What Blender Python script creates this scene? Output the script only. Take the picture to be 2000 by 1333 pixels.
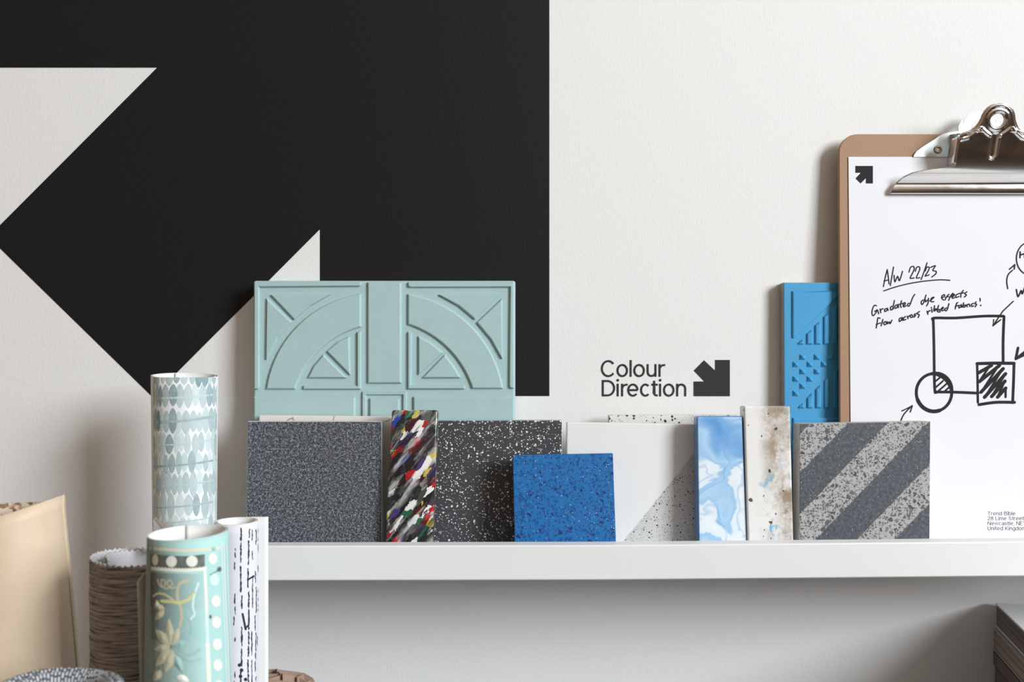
import bpy, bmesh, math, random
from mathutils import Vector, noise as mnoise

# ------------------------------------------------------------------ camera, world, lights, exposure
SC = bpy.context.scene
for o in list(bpy.data.objects):
    bpy.data.objects.remove(o)
COL = SC.collection
F, D, CX, CY = 1850.0, 0.69, 1000.0, 666.5          # focal length in px of the 2000x1333 frame, camera distance to the wall
cam = bpy.data.cameras.new('camera')
camo = bpy.data.objects.new('camera', cam); COL.objects.link(camo)
cam.sensor_width = 36.0; cam.lens = 36.0 * F / 2000.0
cam.clip_start = 0.01; cam.clip_end = 50
camo.location = (0, -D, 0); camo.rotation_euler = (math.pi / 2, 0, 0)
cam.dof.use_dof = True; cam.dof.focus_distance = 0.635; cam.dof.aperture_fstop = 10.0
SC.camera = camo

W = bpy.data.worlds.new('world'); SC.world = W; W.use_nodes = True
W.node_tree.nodes['Background'].inputs[0].default_value = (0.75, 0.85, 1.0, 1)
W.node_tree.nodes['Background'].inputs[1].default_value = 1.0

WIN = dict(x=1.90, y0=-2.45, y1=-1.20, z0=0.25, z1=1.48)      # opening of the window in the right wall
lamp = bpy.data.lights.new('window_daylight', 'AREA'); lamp.shape = 'RECTANGLE'
lamp.size = WIN['y1'] - WIN['y0'] - 0.1; lamp.size_y = WIN['z1'] - WIN['z0'] - 0.1
lamp.energy = 119.0; lamp.color = (0.905, 0.963, 1.0)
lampo = bpy.data.objects.new('window_daylight', lamp); COL.objects.link(lampo)
lampo.location = (WIN['x'] - 0.01, (WIN['y0'] + WIN['y1']) / 2, (WIN['z0'] + WIN['z1']) / 2)
lampo.rotation_euler = (math.pi / 2, 0, math.pi / 2)            # -Z of the lamp looks along -X

SC.view_settings.view_transform = 'Standard'; SC.view_settings.look = 'None'
SC.view_settings.gamma = 1.0; SC.view_settings.use_curve_mapping = False
SC.view_settings.exposure = 0.05

# ------------------------------------------------------------------ helpers: picture rays
def ray(px, py):
    return ((px - CX) / F, -(py - CY) / F)
def P(px, py, y):
    dx, dz = ray(px, py); t = y + D
    return (t * dx, y, t * dz)
def hitplane(px, py, yb, zb, a):
    """ray meets the plane through (0,yb,zb) leaning back by angle a; returns in-plane (u, v)"""
    dx, dz = ray(px, py); c, s = math.cos(a), math.sin(a)
    t = (-(D + yb) * c + zb * s) / (-c + dz * s)
    return (t * dx, (t * dz - zb) / c)
def hitroll(px, py, cx, cy, rfun):
    """ray meets an upright roll; clamps at the silhouette"""
    dx, dz = ray(px, py); r = rfun(0)
    for _ in range(4):
        ox, oy = -cx, -D - cy
        A = dx * dx + 1; B = 2 * (ox * dx + oy); Cc = ox * ox + oy * oy - r * r
        q = max(0.0, B * B - 4 * A * Cc)
        t = (-B - math.sqrt(q)) / (2 * A); r = rfun(t * dz)
    vx, vy = t * dx - cx, -D + t - cy; k = r / max(1e-9, math.hypot(vx, vy))
    return (cx + vx * k, cy + vy * k, t * dz)

# ------------------------------------------------------------------ helpers: objects
def setp(o, label=None, cat=None, group=None, kind=None):
    if label: o['label'] = label
    if cat: o['category'] = cat
    if group: o['group'] = group
    if kind: o['kind'] = kind
    return o
def mesh(name, verts, faces, mats, parent=None, smooth=False, fmat=None, uvs=None):
    me = bpy.data.meshes.new(name); me.from_pydata([tuple(v) for v in verts], [], faces)
    if not isinstance(mats, (list, tuple)): mats = [mats]
    for m in mats: me.materials.append(m)
    if fmat:
        for p, i in zip(me.polygons, fmat): p.material_index = i
    if smooth:
        for p in me.polygons: p.use_smooth = True
    if uvs:
        L = me.uv_layers.new(name='UVMap')
        for lp in me.loops: L.data[lp.index].uv = uvs[lp.vertex_index]
    o = bpy.data.objects.new(name, me); COL.objects.link(o)
    if parent: o.parent = parent
    return o
def empty(name, loc, rot=(0, 0, 0)):
    o = bpy.data.objects.new(name, None); COL.objects.link(o)
    o.location = loc; o.rotation_euler = rot; o.empty_display_size = 0.02
    return o
def bm_obj(name, bm, mats, parent=None, smooth=False):
    bmesh.ops.recalc_face_normals(bm, faces=bm.faces)
    me = bpy.data.meshes.new(name); bm.to_mesh(me); bm.free()
    for m in (mats if isinstance(mats, (list, tuple)) else [mats]): me.materials.append(m)
    if smooth:
        for p in me.polygons: p.use_smooth = True
    o = bpy.data.objects.new(name, me); COL.objects.link(o)
    if parent: o.parent = parent
    return o
def bm_box(bm, x0, x1, y0, y1, z0, z1):
    vs = [bm.verts.new((x, y, z)) for x in (x0, x1) for y in (y0, y1) for z in (z0, z1)]
    for f in ((0, 1, 3, 2), (4, 6, 7, 5), (0, 4, 5, 1), (2, 3, 7, 6), (0, 2, 6, 4), (1, 5, 7, 3)):
        bm.faces.new([vs[i] for i in f])
    return vs
def box(name, x0, x1, y0, y1, z0, z1, mat, parent=None, bev=0.0):
    bm = bmesh.new(); bm_box(bm, x0, x1, y0, y1, z0, z1)
    if bev: bmesh.ops.bevel(bm, geom=bm.edges[:], offset=bev, segments=2, affect='EDGES')
    return bm_obj(name, bm, mat, parent)
def prism(name, quad, t, mats, parent=None, bev=0.0006, seg=2, jitter=0.0):
    """slab: outline quad in (u,v) on the front plane y=0, thickness t towards +y; slot 0 front, slot 1 sides"""
    bm = bmesh.new()
    f = [bm.verts.new((u, 0, v)) for u, v in quad]; b = [bm.verts.new((u, t, v)) for u, v in quad]
    n = len(quad)
    bm.faces.new(f); bm.faces.new(b[::-1])
    for i in range(n): bm.faces.new((f[i], b[i], b[(i + 1) % n], f[(i + 1) % n]))
    bmesh.ops.recalc_face_normals(bm, faces=bm.faces)
    bmesh.ops.bevel(bm, geom=bm.edges[:], offset=bev, segments=seg, affect='EDGES', profile=0.5)
    bm.normal_update()
    if isinstance(mats, (list, tuple)) and len(mats) > 1:
        for fc in bm.faces:
            fc.material_index = 0 if fc.normal.y < -0.8 else 1
    return bm_obj(name, bm, mats, parent)
def area2(p):
    return sum(p[i][0] * p[(i + 1) % len(p)][1] - p[(i + 1) % len(p)][0] * p[i][1] for i in range(len(p)))
def inset(p, d):
    n = len(p); out = []
    for i in range(n):
        a, b, c = Vector(p[i - 1]), Vector(p[i]), Vector(p[(i + 1) % n])
        e1 = (b - a).normalized(); e2 = (c - b).normalized()
        n1 = Vector((-e1.y, e1.x)); n2 = Vector((-e2.y, e2.x))
        m = n1 + n2; k = max(0.35, 1 + n1.dot(n2))
        out.append(tuple(b + m * (d / k)))
    return out
def pad(name, poly, h, bev, mat, parent):
    """raised relief panel on the plane y=0 (sticks out to -y)"""
    if area2(poly) < 0: poly = poly[::-1]
    n = len(poly); top = inset(poly, bev); mid = inset(poly, bev * 0.45)
    vs = [(u, 0.0004, v) for u, v in poly] + [(u, -h * 0.75, v) for u, v in mid] + [(u, -h, v) for u, v in top]
    fs = []
    for k in (0, n):
        for i in range(n):
            j = (i + 1) % n; fs.append((k + i, k + j, k + n + j, k + n + i))
    fs.append(tuple(range(2 * n, 3 * n)))
    o = mesh(name, vs, fs, mat, parent)
    return o
def ribbon_pts(pts, w):
    """centre line -> left and right offset points"""
    n = len(pts); L = []; R = []
    for i in range(n):
        a = Vector(pts[max(i - 1, 0)]); c = Vector(pts[min(i + 1, n - 1)]); b = Vector(pts[i])
        ww = w[i] if isinstance(w, (list, tuple)) else w
        d = (c - a)
        if d.length < 1e-12: d = Vector((1, 0))
        d.normalize(); nn = Vector((-d.y, d.x)) * ww * 0.5
        if 0 < i < n - 1:
            e1 = (b - a).normalized(); e2 = (c - b).normalized()
            cs = max(0.5, math.sqrt(max(0.0, (1 + e1.dot(e2)) / 2))); nn /= cs
        L.append(tuple(b + nn)); R.append(tuple(b - nn))
    return L, R
def smooth_line(pts, k=5):
    if len(pts) < 3: return list(pts)
    out = []; n = len(pts)
    for i in range(n - 1):
        p0 = pts[max(i - 1, 0)]; p1 = pts[i]; p2 = pts[i + 1]; p3 = pts[min(i + 2, n - 1)]
        for j in range(k):
            t = j / k; q = []
            for c in (0, 1):
                q.append(0.5 * (2 * p1[c] + (p2[c] - p0[c]) * t + (2 * p0[c] - 5 * p1[c] + 4 * p2[c] - p3[c]) * t * t
                                + (3 * p1[c] - p0[c] - 3 * p2[c] + p3[c]) * t ** 3))
            out.append(tuple(q))
    out.append(tuple(pts[-1])); return out
class Ink:
    """flat print: polygons and strokes in picture px, dropped onto a surface by fn(px,py) -> point"""
    def __init__(s): s.v = []; s.f = []; s.c = []; s.p = []; s.n = 0
    def poly(s, pts, col=None):
        b = len(s.v); s.v += [tuple(p) for p in pts]; s.f.append(tuple(range(b, b + len(pts)))); s.c += [col] * len(pts); s.n += 1; s.p += [s.n] * len(pts)
    def fan(s, pts, col=None):
        b = len(s.v); n = len(pts); s.v += [tuple(p) for p in pts] + [(sum(p[0] for p in pts) / n, sum(p[1] for p in pts) / n)]; s.c += [col] * (n + 1)
        s.n += 1; s.p += [s.n] * (n + 1)
        for i in range(n): s.f.append((b + i, b + (i + 1) % n, b + n))
    def stroke(s, pts, w, smooth=True, caps=True, col=None):
        if smooth: pts = smooth_line(pts)
        L, R = ribbon_pts(pts, w)
        b = len(s.v); n = len(pts)
        for l, r in zip(L, R): s.v += [l, r]
        s.c += [col] * (2 * n); s.n += 1; s.p += [s.n] * (2 * n)
        for i in range(n - 1): s.f.append((b + 2 * i, b + 2 * i + 1, b + 2 * i + 3, b + 2 * i + 2))
        if caps:
            for k in (0, -1):
                ww = (w[k] if isinstance(w, (list, tuple)) else w) * 0.5
                s.disc(pts[k], ww, 10, col=col)
    def disc(s, c, r, n=16, ry=None, col=None):
        (s.fan if r > 3 else s.poly)([(c[0] + r * math.cos(2 * math.pi * i / n), c[1] + (ry or r) * math.sin(2 * math.pi * i / n)) for i in range(n)], col)
    def build(s, name, fn, mat, parent=None, step=0.0):
        o = mesh(name, [fn(x, y) for x, y in s.v], s.f, mat, parent)
        if step:
            for v in o.data.vertices: v.co.y -= s.p[v.index] * step
        if s.c and s.c[0] is not None:
            a = o.data.color_attributes.new('tint', 'FLOAT_COLOR', 'POINT')
            for i, c in enumerate(s.c): a.data[i].color = (c[0], c[1], c[2], 1)
        return o

# ------------------------------------------------------------------ helpers: procedural materials
class G:
    def __init__(s, name):
        s.m = bpy.data.materials.new(name); s.m.use_nodes = True; s.t = s.m.node_tree
        s.b = s.t.nodes['Principled BSDF']
    def n(s, typ, **kw):
        nd = s.t.nodes.new('ShaderNode' + typ)
        for k, v in kw.items(): setattr(nd, k, v)
        return nd
    def put(s, v, sock):
        if isinstance(v, bpy.types.NodeSocket): s.t.links.new(v, sock)
        elif v is not None:
            if isinstance(v, (tuple, list)) and len(v) == 3 and sock.type == 'RGBA': v = (*v, 1)
            sock.default_value = v
    def co(s, k='Object'): return s.n('TexCoord').outputs[k]
    def map(s, v, sc=(1, 1, 1), rot=(0, 0, 0), loc=(0, 0, 0)):
        nd = s.n('Mapping'); s.put(v, nd.inputs[0]); nd.inputs[1].default_value = loc
        nd.inputs[2].default_value = rot; nd.inputs[3].default_value = sc; return nd.outputs[0]
    def noise(s, v, scale, detail=2, rough=0.5, dist=0, out='Fac'):
        nd = s.n('TexNoise'); s.put(v, nd.inputs['Vector']); nd.inputs['Scale'].default_value = scale
        nd.inputs['Detail'].default_value = detail; nd.inputs['Roughness'].default_value = rough
        nd.inputs['Distortion'].default_value = dist; return nd.outputs[out]
    def vor(s, v, scale, feature='F1', out='Distance', rand=1.0):
        nd = s.n('TexVoronoi', feature=feature); s.put(v, nd.inputs['Vector'])
        nd.inputs['Scale'].default_value = scale; nd.inputs['Randomness'].default_value = rand
        return nd.outputs[out] if out else nd
    def ma(s, op, a, b=None, c=None, clamp=False):
        nd = s.n('Math', operation=op); nd.use_clamp = clamp
        s.put(a, nd.inputs[0]); s.put(b, nd.inputs[1]); s.put(c, nd.inputs[2]); return nd.outputs[0]
    def step(s, x, lo, hi):
        nd = s.n('MapRange'); nd.interpolation_type = 'SMOOTHSTEP'; s.put(x, nd.inputs[0])
        nd.inputs[1].default_value = lo; nd.inputs[2].default_value = hi
        nd.inputs[3].default_value = 0; nd.inputs[4].default_value = 1; return nd.outputs[0]
    def sep(s, v):
        nd = s.n('SeparateXYZ'); s.put(v, nd.inputs[0]); return nd.outputs
    def comb(s, x, y, z):
        nd = s.n('CombineXYZ'); s.put(x, nd.inputs[0]); s.put(y, nd.inputs[1]); s.put(z, nd.inputs[2]); return nd.outputs[0]
    def ramp(s, f, stops, mode='LINEAR'):
        nd = s.n('ValToRGB'); e = nd.color_ramp.elements; nd.color_ramp.interpolation = mode
        while len(e) < len(stops): e.new(0.5)
        for el, (p, c) in zip(e, stops):
            el.position = p; el.color = (*c, 1) if isinstance(c, (tuple, list)) else (c, c, c, 1)
        s.put(f, nd.inputs[0]); return nd.outputs[0]
    def mix(s, f, a, b, mode='MIX'):
        nd = s.n('Mix', data_type='RGBA', blend_type=mode); s.put(f, nd.inputs[0])
        s.put(a, nd.inputs[6]); s.put(b, nd.inputs[7]); return nd.outputs[2]
    def vadd(s, a, b, k=1.0):
        sc = s.n('VectorMath', operation='SCALE'); s.put(b, sc.inputs[0]); sc.inputs[3].default_value = k
        nd = s.n('VectorMath', operation='ADD'); s.put(a, nd.inputs[0]); s.put(sc.outputs[0], nd.inputs[1]); return nd.outputs[0]
    def bump(s, h, strength=0.3, dist=0.001, normal=None):
        nd = s.n('Bump'); nd.inputs['Strength'].default_value = strength; nd.inputs['Distance'].default_value = dist
        s.put(h, nd.inputs['Height'])
        if normal: s.put(normal, nd.inputs['Normal'])
        return nd.outputs[0]
    def done(s, col, rough=0.6, metal=0.0, normal=None, spec=0.4, coat=0.0, sss=0.0):
        s.put(col, s.b.inputs['Base Color']); s.put(rough, s.b.inputs['Roughness']); s.put(metal, s.b.inputs['Metallic'])
        s.b.inputs['Specular IOR Level'].default_value = spec
        if coat: s.b.inputs['Coat Weight'].default_value = coat; s.b.inputs['Coat Roughness'].default_value = 0.08
        if normal: s.put(normal, s.b.inputs['Normal'])
        return s.m
def plain(name, col, rough=0.6, spec=0.4, metal=0.0, nscale=0, namt=0.1, bump=0.0, bscale=600, bdist=0.0004):
    g = G(name); c = g.co(); col_s = col
    if nscale:
        k = g.noise(c, nscale, 3)
        col_s = g.mix(k, tuple(x * (1 - namt) for x in col), tuple(min(1, x * (1 + namt)) for x in col))
    nm = g.bump(g.noise(c, bscale, 3), bump, bdist) if bump else None
    return g.done(col_s, rough, metal, nm, spec)

def wall_paint(name, col, rough, spec):
    g = G(name); c = g.co(); cv = g.map(c, (1, 1, 0.55))
    h = g.ma('ADD', g.noise(cv, 900, 2, 0.6), g.ma('MULTIPLY', g.noise(cv, 430, 2), 0.8))
    k = g.noise(c, 3.0, 3)
    colr = g.mix(k, tuple(x * 0.985 for x in col), col)
    return g.done(colr, rough, 0, g.bump(h, 0.32, 0.00042), spec)
M = {}
M['wall'] = wall_paint('white_wall_paint', (0.80, 0.793, 0.782), 0.75, 0.25)
M['black'] = wall_paint('black_wall_paint', (0.0088, 0.0088, 0.0092), 0.62, 0.22)
M['logo'] = wall_paint('charcoal_wall_paint', (0.030, 0.030, 0.031), 0.62, 0.22)
M['room'] = plain('warm_room_paint', (0.30, 0.205, 0.135), 0.9, 0.2)
M['roomceil'] = plain('ceiling_paint', (0.42, 0.37, 0.32), 0.9, 0.2)
g = G('wood_floor'); c = g.co(); k = g.noise(g.map(c, (1, 12, 1)), 6, 4)
M['floor'] = g.done(g.mix(k, (0.030, 0.018, 0.012), (0.055, 0.033, 0.022)), 0.45)
M['ledge'] = plain('ledge_white_lacquer', (0.80, 0.803, 0.806), 0.38, 0.45, nscale=9, namt=0.02, bump=0.05, bscale=500)
M['table'] = plain('worktop_blue_grey', (0.27, 0.33, 0.41), 0.4, 0.4)
M['tableleg'] = plain('table_leg_steel', (0.35, 0.35, 0.36), 0.4, 0.5, 0.6)

# ------------------------------------------------------------------ the room
ZF, ZC, XL, XR, YF = -1.05, 1.55, -1.7, 1.95, -3.4
def struct(o): o['kind'] = 'structure'; return o
struct(box('floor', XL - .1, XR + .1, YF - .1, 0.1, ZF - .1, ZF, M['floor']))
struct(box('ceiling', XL - .1, XR + .1, YF - .1, 0.1, ZC, ZC + .1, M['roomceil']))
struct(box('wall_back', XL - .1, XR + .1, 0, 0.1, ZF, ZC, M['wall']))
struct(box('wall_left', XL - .1, XL, YF, 0, ZF, ZC, M['room']))
struct(box('wall_front', XL - .1, XR + .1, YF - .1, YF, ZF, ZC, M['room']))
bm = bmesh.new()
bm_box(bm, XR, XR + .1, YF, WIN['y0'], ZF, ZC); bm_box(bm, XR, XR + .1, WIN['y1'], 0, ZF, ZC)
bm_box(bm, XR, XR + .1, WIN['y0'], WIN['y1'], ZF, WIN['z0']); bm_box(bm, XR, XR + .1, WIN['y0'], WIN['y1'], WIN['z1'], ZC)
struct(bm_obj('wall_right', bm, M['room']))
wn = struct(empty('window_1', (XR, (WIN['y0'] + WIN['y1']) / 2, WIN['z0'])))
M['frame'] = plain('window_frame_paint', (0.75, 0.75, 0.74), 0.5)
hw, hh, fw = (WIN['y1'] - WIN['y0']) / 2, WIN['z1'] - WIN['z0'], 0.05
for nm, a in (('jamb', (-hw, -hw + fw, 0, hh)), ('jamb', (hw - fw, hw, 0, hh)), ('head', (-hw + fw, hw - fw, hh - fw, hh)), ('sill', (-hw + fw, hw - fw, 0, fw))):
    box(nm, 0.0, 0.06, a[0], a[1], a[2], a[3], M['frame'], wn)

# ------------------------------------------------------------------ wall graphics (flat paint on the wall)
def onwall(y): return lambda px, py: P(px, py, y)
def graphic(name, polys, mat, y, parent=None):
    ink = Ink()
    for p in polys: ink.poly(p)
    return ink.build(name, onwall(y), mat, parent)
mural = graphic('arrow_mural', [[(-47, -316), (1073, -316), (1073, 774), (625, 774), (625, 448), (298, 776), (-23, 463), (307, 132), (-47, 132)]], M['black'], -0.0003)
setp(mural, 'huge matt black arrow painted on the white wall, pointing up to the right', 'mural')

# monoline sans-serif letters, drawn as strokes in a box: cap height 1, x-height XH
XH, SW = 0.775, 0.122
def arc(cx, cy, rx, ry, a0, a1, n=22):
    return [(cx + rx * math.cos(math.radians(a0 + (a1 - a0) * i / n)), cy + ry * math.sin(math.radians(a0 + (a1 - a0) * i / n))) for i in range(n + 1)]
def glyph(ch, h=SW / 2, sw=SW):
    """-> width, list of centre-line strokes, list of dots"""
    X = XH; q = []
    def oval(w, y0, y1): return arc(w / 2, (y0 + y1) / 2, (w - sw) / 2, (y1 - y0 - sw) / 2, 0, 360, 36)
    d = []
    if ch == 'C': w = .875; q = [arc(w / 2, .5, (w - sw) / 2 + .01, .5 - h + .02, 38, 322, 40)]
    elif ch == 'D': w = .81; q = [[(h, 0), (h, 1)], [(h, 1 - h), (.30, 1 - h)] + arc(.34, .5, w - h - .34, .5 - h, 90, -90, 30) + [(.30, h), (h, h)]]
    elif ch == 'o': w = .70; q = [oval(w, -.02, X + .01)]
    elif ch == 'l': w = sw; q = [[(h, 0), (h, 1.02)]]
    elif ch == 'u': w = .60; q = [[(h, X)] + [(h, .3)] + arc(w / 2 - .005, .29, w / 2 - h - .005, .29 - h + .01, 180, 345, 20), [(w - h, 0), (w - h, X)]]
    elif ch == 'r': w = .40; q = [[(h, 0), (h, X)], arc(h + .27, X - .33, .27, .33 - h, 180, 90, 14) + [(w, X - h)]]
    elif ch == 'i': w = sw; q = [[(h, 0), (h, X)]]; d = [(h, .985, .082)]
    elif ch == 'e': w = .69; q = [arc(w / 2, X / 2 - .005, (w - sw) / 2, X / 2 - h + .015, 0, 318, 36), [(h, X / 2 - .005), (w - h, X / 2 - .005)]]
    elif ch == 'c': w = .64; q = [arc(w / 2 + .01, X / 2 - .005, (w - sw) / 2, X / 2 - h + .015, 45, 315, 34)]
    elif ch == 't': w = .37; q = [[(.16, .96), (.16, .2)] + arc(.32, .2, .16, .2 - h, 180, 265, 10) + [(w, h)], [(0, X - h), (w, X - h)]]
    elif ch == 'n': w = .61; q = [[(h, 0), (h, X)], arc(w / 2 + .005, X - .30, w / 2 - h - .005, .30 - h + .01, 195, 0, 20) + [(w - h, 0)]]
    elif ch == 'm': w = 1.0; q = [[(h, 0), (h, X)], arc(.28, X - .26, .28 - h, .26 - h + .01, 190, 0, 14) + [(.5, 0)], arc(.5 + .22, X - .26, .22, .26 - h + .01, 180, 0, 14) + [(w - h, 0)]]
    elif ch == 'd': w = .68; q = [oval(w, -.02, X + .01), [(w - h, 0), (w - h, 1.02)]]
    elif ch == 'b': w = .68; q = [oval(w, -.02, X + .01), [(h, 0), (h, 1.02)]]
    elif ch == 'g': w = .68; q = [oval(w, -.02, X + .01), [(w - h, X), (w - h, 0)] + arc(w / 2, 0, w / 2 - h, .22, 0, -160, 14)]
    elif ch == 'a': w = .62; q = [[(w - h, 0), (w - h, .5)] + arc(w / 2, .5, w / 2 - h, X - .5 - h, 0, 160, 14), arc(.3, .22, .3 - h, .22 - h + .02, 0, 360, 22)]
    elif ch == 's': w = .58; q = [smooth_line([(w - h, X - .2), (w / 2, X - h), (h, X - .2), (w / 2, X / 2), (w - h, .2), (w / 2, h), (h, .2)])]
    elif ch == 'w': w = .95; q = [[(h * .6, X), (.26, h * .4), (.475, X), (.69, h * .4), (w - h * .6, X)]]
    elif ch == 'T': w = .76; q = [[(w / 2, 0), (w / 2, 1)], [(0, 1 - h), (w, 1 - h)]]
    elif ch == 'B': w = .74; q = [[(h, 0), (h, 1)], [(h, 1 - h), (.4, 1 - h)] + arc(.42, .76, .22, .24 - h, 90, -90, 14) + [(h, .52)], [(.4, .52)] + arc(.42, .27, w - h - .42, .25, 90, -90, 14) + [(h, h)]]
    elif ch == 'L': w = .6; q = [[(h, 1), (h, h)], [(0, h), (w, h)]]
    elif ch == 'S': w = .74; q = [smooth_line([(w - h, .76), (w * .5, 1 - h), (h, .76), (w * .5, .5), (w - h, .25), (w * .5, h), (h, .25)])]
    elif ch == 'N': w = .82; q = [[(h, 0), (h, 1)], [(h, 1 - h * .5), (w - h, h * .5)], [(w - h, 0), (w - h, 1)]]
    elif ch == 'E': w = .64; q = [[(h, 0), (h, 1)], [(h, 1 - h), (w, 1 - h)], [(h, .5), (w - .04, .5)], [(h, h), (w, h)]]
    elif ch == 'U': w = .8; q = [[(h, 1), (h, .36)] + arc(w / 2, .36, w / 2 - h, .36 - h + .01, 180, 360, 22) + [(w - h, 1)]]
    elif ch == 'K': w = .78; q = [[(h, 0), (h, 1)], [(h, .36), (w - h, 1)], [(.32, .56), (w - h * .7, 0)]]
    elif ch == '1': w = .40; q = [[(.30, 0), (.30, 1)], [(.30, .97), (.03, .8)]]
    elif ch == '2': w = .66; q = [arc(w / 2, .70, w / 2 - h, .30 - h, 170, -30, 18) + [(h, h)], [(0, h), (w, h)]]
    elif ch == '8': w = .68; q = [arc(w / 2, .75, w / 2 - h - .02, .25 - h, 0, 360, 22), arc(w / 2, .27, w / 2 - h, .27 - h, 0, 360, 22)]
    elif ch == ',': w = .16; q = [[(.1, .08), (.04, -.16)]]
    else: w = .30
    return w, q, d
def letters(ink, text, x, base, cap, fit=None, track=0.11, wscale=1.0):
    """text at picture px; fit = list of (x0, x1) per letter"""
    for i, ch in enumerate(text):
        w, q, d = glyph(ch)
        if fit: x0 = fit[i][0]; sx = (fit[i][1] - fit[i][0]) / w
        else: x0 = x; sx = cap
        for s in q: ink.stroke([(x0 + u * sx, base - v * cap) for u, v in s], SW * cap * wscale, smooth=False, caps=False)
        for u, v, r in d: ink.disc((x0 + u * sx, base - v * cap), r * cap, 18)
        x = x0 + w * sx + track * cap
z8 = lambda v: 1140 + v / 6.25
logo = empty('wall_logo', P(1300, 775, -0.0003))
setp(logo, 'small charcoal two-line lettering with a square arrow beside it on the white wall', 'sign')
loc0 = Vector(logo.location)
def onlogo(px, py): return tuple(Vector(P(px, py, -0.0003)) - loc0)
ink = Ink(); letters(ink, 'Colour', 0, 736.4, 32.0, [(z8(a), z8(b)) for a, b in ((213, 390), (402, 542), (562, 587), (607, 748), (770, 890), (915, 996))])
ink.build('lettering', onlogo, M['logo'], logo, 1e-6)
ink = Ink(); letters(ink, 'Direction', 0, 774.7, 32.0, [(z8(a), z8(b)) for a, b in ((222, 385), (404, 429), (458, 537), (533, 671), (688, 817), (828, 906), (922, 947), (970, 1110), (1130, 1253))])
ink.build('lettering', onlogo, M['logo'], logo, 1e-6)
ink = Ink(); ink.poly([(z8(x), 660 + y / 6.25) for x, y in ((1605, 272), (1785, 272), (1785, 715), (1343, 715), (1343, 535), (1473, 535), (1345, 402), (1470, 275), (1605, 403))])
ink.build('arrow_mark', onlogo, M['logo'], logo, 1e-6)

# ------------------------------------------------------------------ picture ledge (slightly bowed)
LY0, LY1 = -0.100, -0.0887
def bow(px):      # height of the lip's front top edge in the picture
    pts = ((380, 1067.3), (1190, 1065.6), (1600, 1062.0), (2000, 1058.0), (2500, 1057.0))
    for (a, b), (c, d) in zip(pts, pts[1:]):
        if px <= c: return b + (d - b) * (px - a) / (c - a)
    return pts[-1][1]
def ztop(x): return P(0, bow(CX + x / (D + LY0) * F), LY0)[2]
LX0, LX1 = P(441, 0, LY0)[0], 0.52
LIPH, SLAB = 0.0219, 0.0048
def zfl(x): return ztop(x) - LIPH + SLAB          # top of the ledge's floor
xs = [LX0 + (LX1 - LX0) * i / 24 for i in range(25)]
def extr(name, prof, mat, parent, bevn=0):
    vs = []; n = len(prof)
    for x in xs:
        zt = ztop(x); vs += [(x, y, zt + dz) for y, dz in prof]
    fs = [tuple(range(n))[::-1], tuple(range(len(vs) - n, len(vs)))]
    for i in range(len(xs) - 1):
        for j in range(n):
            k = (j + 1) % n; fs.append((i * n + j, i * n + k, (i + 1) * n + k, (i + 1) * n + j))
    bm = bmesh.new(); vv = [bm.verts.new(v) for v in vs]
    for f in fs: bm.faces.new([vv[i] for i in f])
    return bm_obj(name, bm, mat, parent)
ledge = setp(empty('picture_ledge', (0, 0, 0)), 'long white picture ledge with a raised front lip carrying the tile samples', 'shelf')
b = 0.0008
extr('front_lip', [(LY0, -LIPH + b), (LY0, -b), (LY0 + b * .3, -b * .3), (LY0 + b, 0), (LY1 - b, 0), (LY1, -b), (LY1, -LIPH), (LY0 + b, -LIPH)], M['ledge'], ledge)
extr('shelf_board', [(LY1, -LIPH), (LY1, -LIPH + SLAB), (-0.0105, -LIPH + SLAB), (-0.0105, -LIPH)], M['ledge'], ledge)
extr('back_rail', [(-0.0105, -LIPH), (-0.0105, -LIPH + SLAB), (-0.0002, -LIPH + SLAB), (-0.0002, -LIPH)], M['ledge'], ledge)

# ------------------------------------------------------------------ samples on the ledge
class Plane:
    """front plane of a leaning sample; origin at its foot"""
    def __init__(s, yb, deg, t, pxc, hw=110):
        s.a = math.radians(deg); s.yb = yb; s.t = t
        xg = P(pxc, 0, yb)[0]; s.zb = max(zfl(xg), zfl(P(pxc + hw, 0, yb)[0]), zfl(P(pxc - hw, 0, yb)[0])) + t * math.sin(s.a) + 0.0002; s.x0 = xg
    def uv(s, px, py):
        u, v = hitplane(px, py, s.yb, s.zb, s.a); return (u - s.x0, v)
    def place(s, o): o.location = (s.x0, s.yb, s.zb); o.rotation_euler = (-s.a, 0, 0); return o
    def quad(s, tl, tr, bl, br):
        """top corners and two points low on the side edges -> outline down to the foot"""
        a, b, c, d = s.uv(*tl), s.uv(*tr), s.uv(*bl), s.uv(*br)
        def foot(p, q): k = p[1] / (p[1] - q[1]) if abs(p[1] - q[1]) > 1e-9 else 0; return (p[0] + (q[0] - p[0]) * k, 0.0)
        return [foot(a, c), foot(b, d), b, a]

def speck(g, c, scale, r0, r1, soft=0.02):
    """round chips of varied size"""
    nd = g.vor(c, scale, out=None)
    rnd = g.sep(nd.outputs['Color'])[0]
    rad = g.ma('MULTIPLY_ADD', rnd, r1 - r0, r0)
    dlt = g.ma('SUBTRACT', rad, nd.outputs['Distance'])
    return g.step(dlt, 0, soft), rnd
def chips(g, c, scale, thr, gap):
    """angular chips: whole cells kept where the cell's random value passes thr"""
    col = g.sep(g.vor(c, scale, out='Color')); e = g.vor(c, scale, 'DISTANCE_TO_EDGE')
    keep = g.ma('GREATER_THAN', col[0], thr)
    return g.ma('MULTIPLY', keep, g.step(e, gap, gap + 0.05)), col[1]

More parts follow.
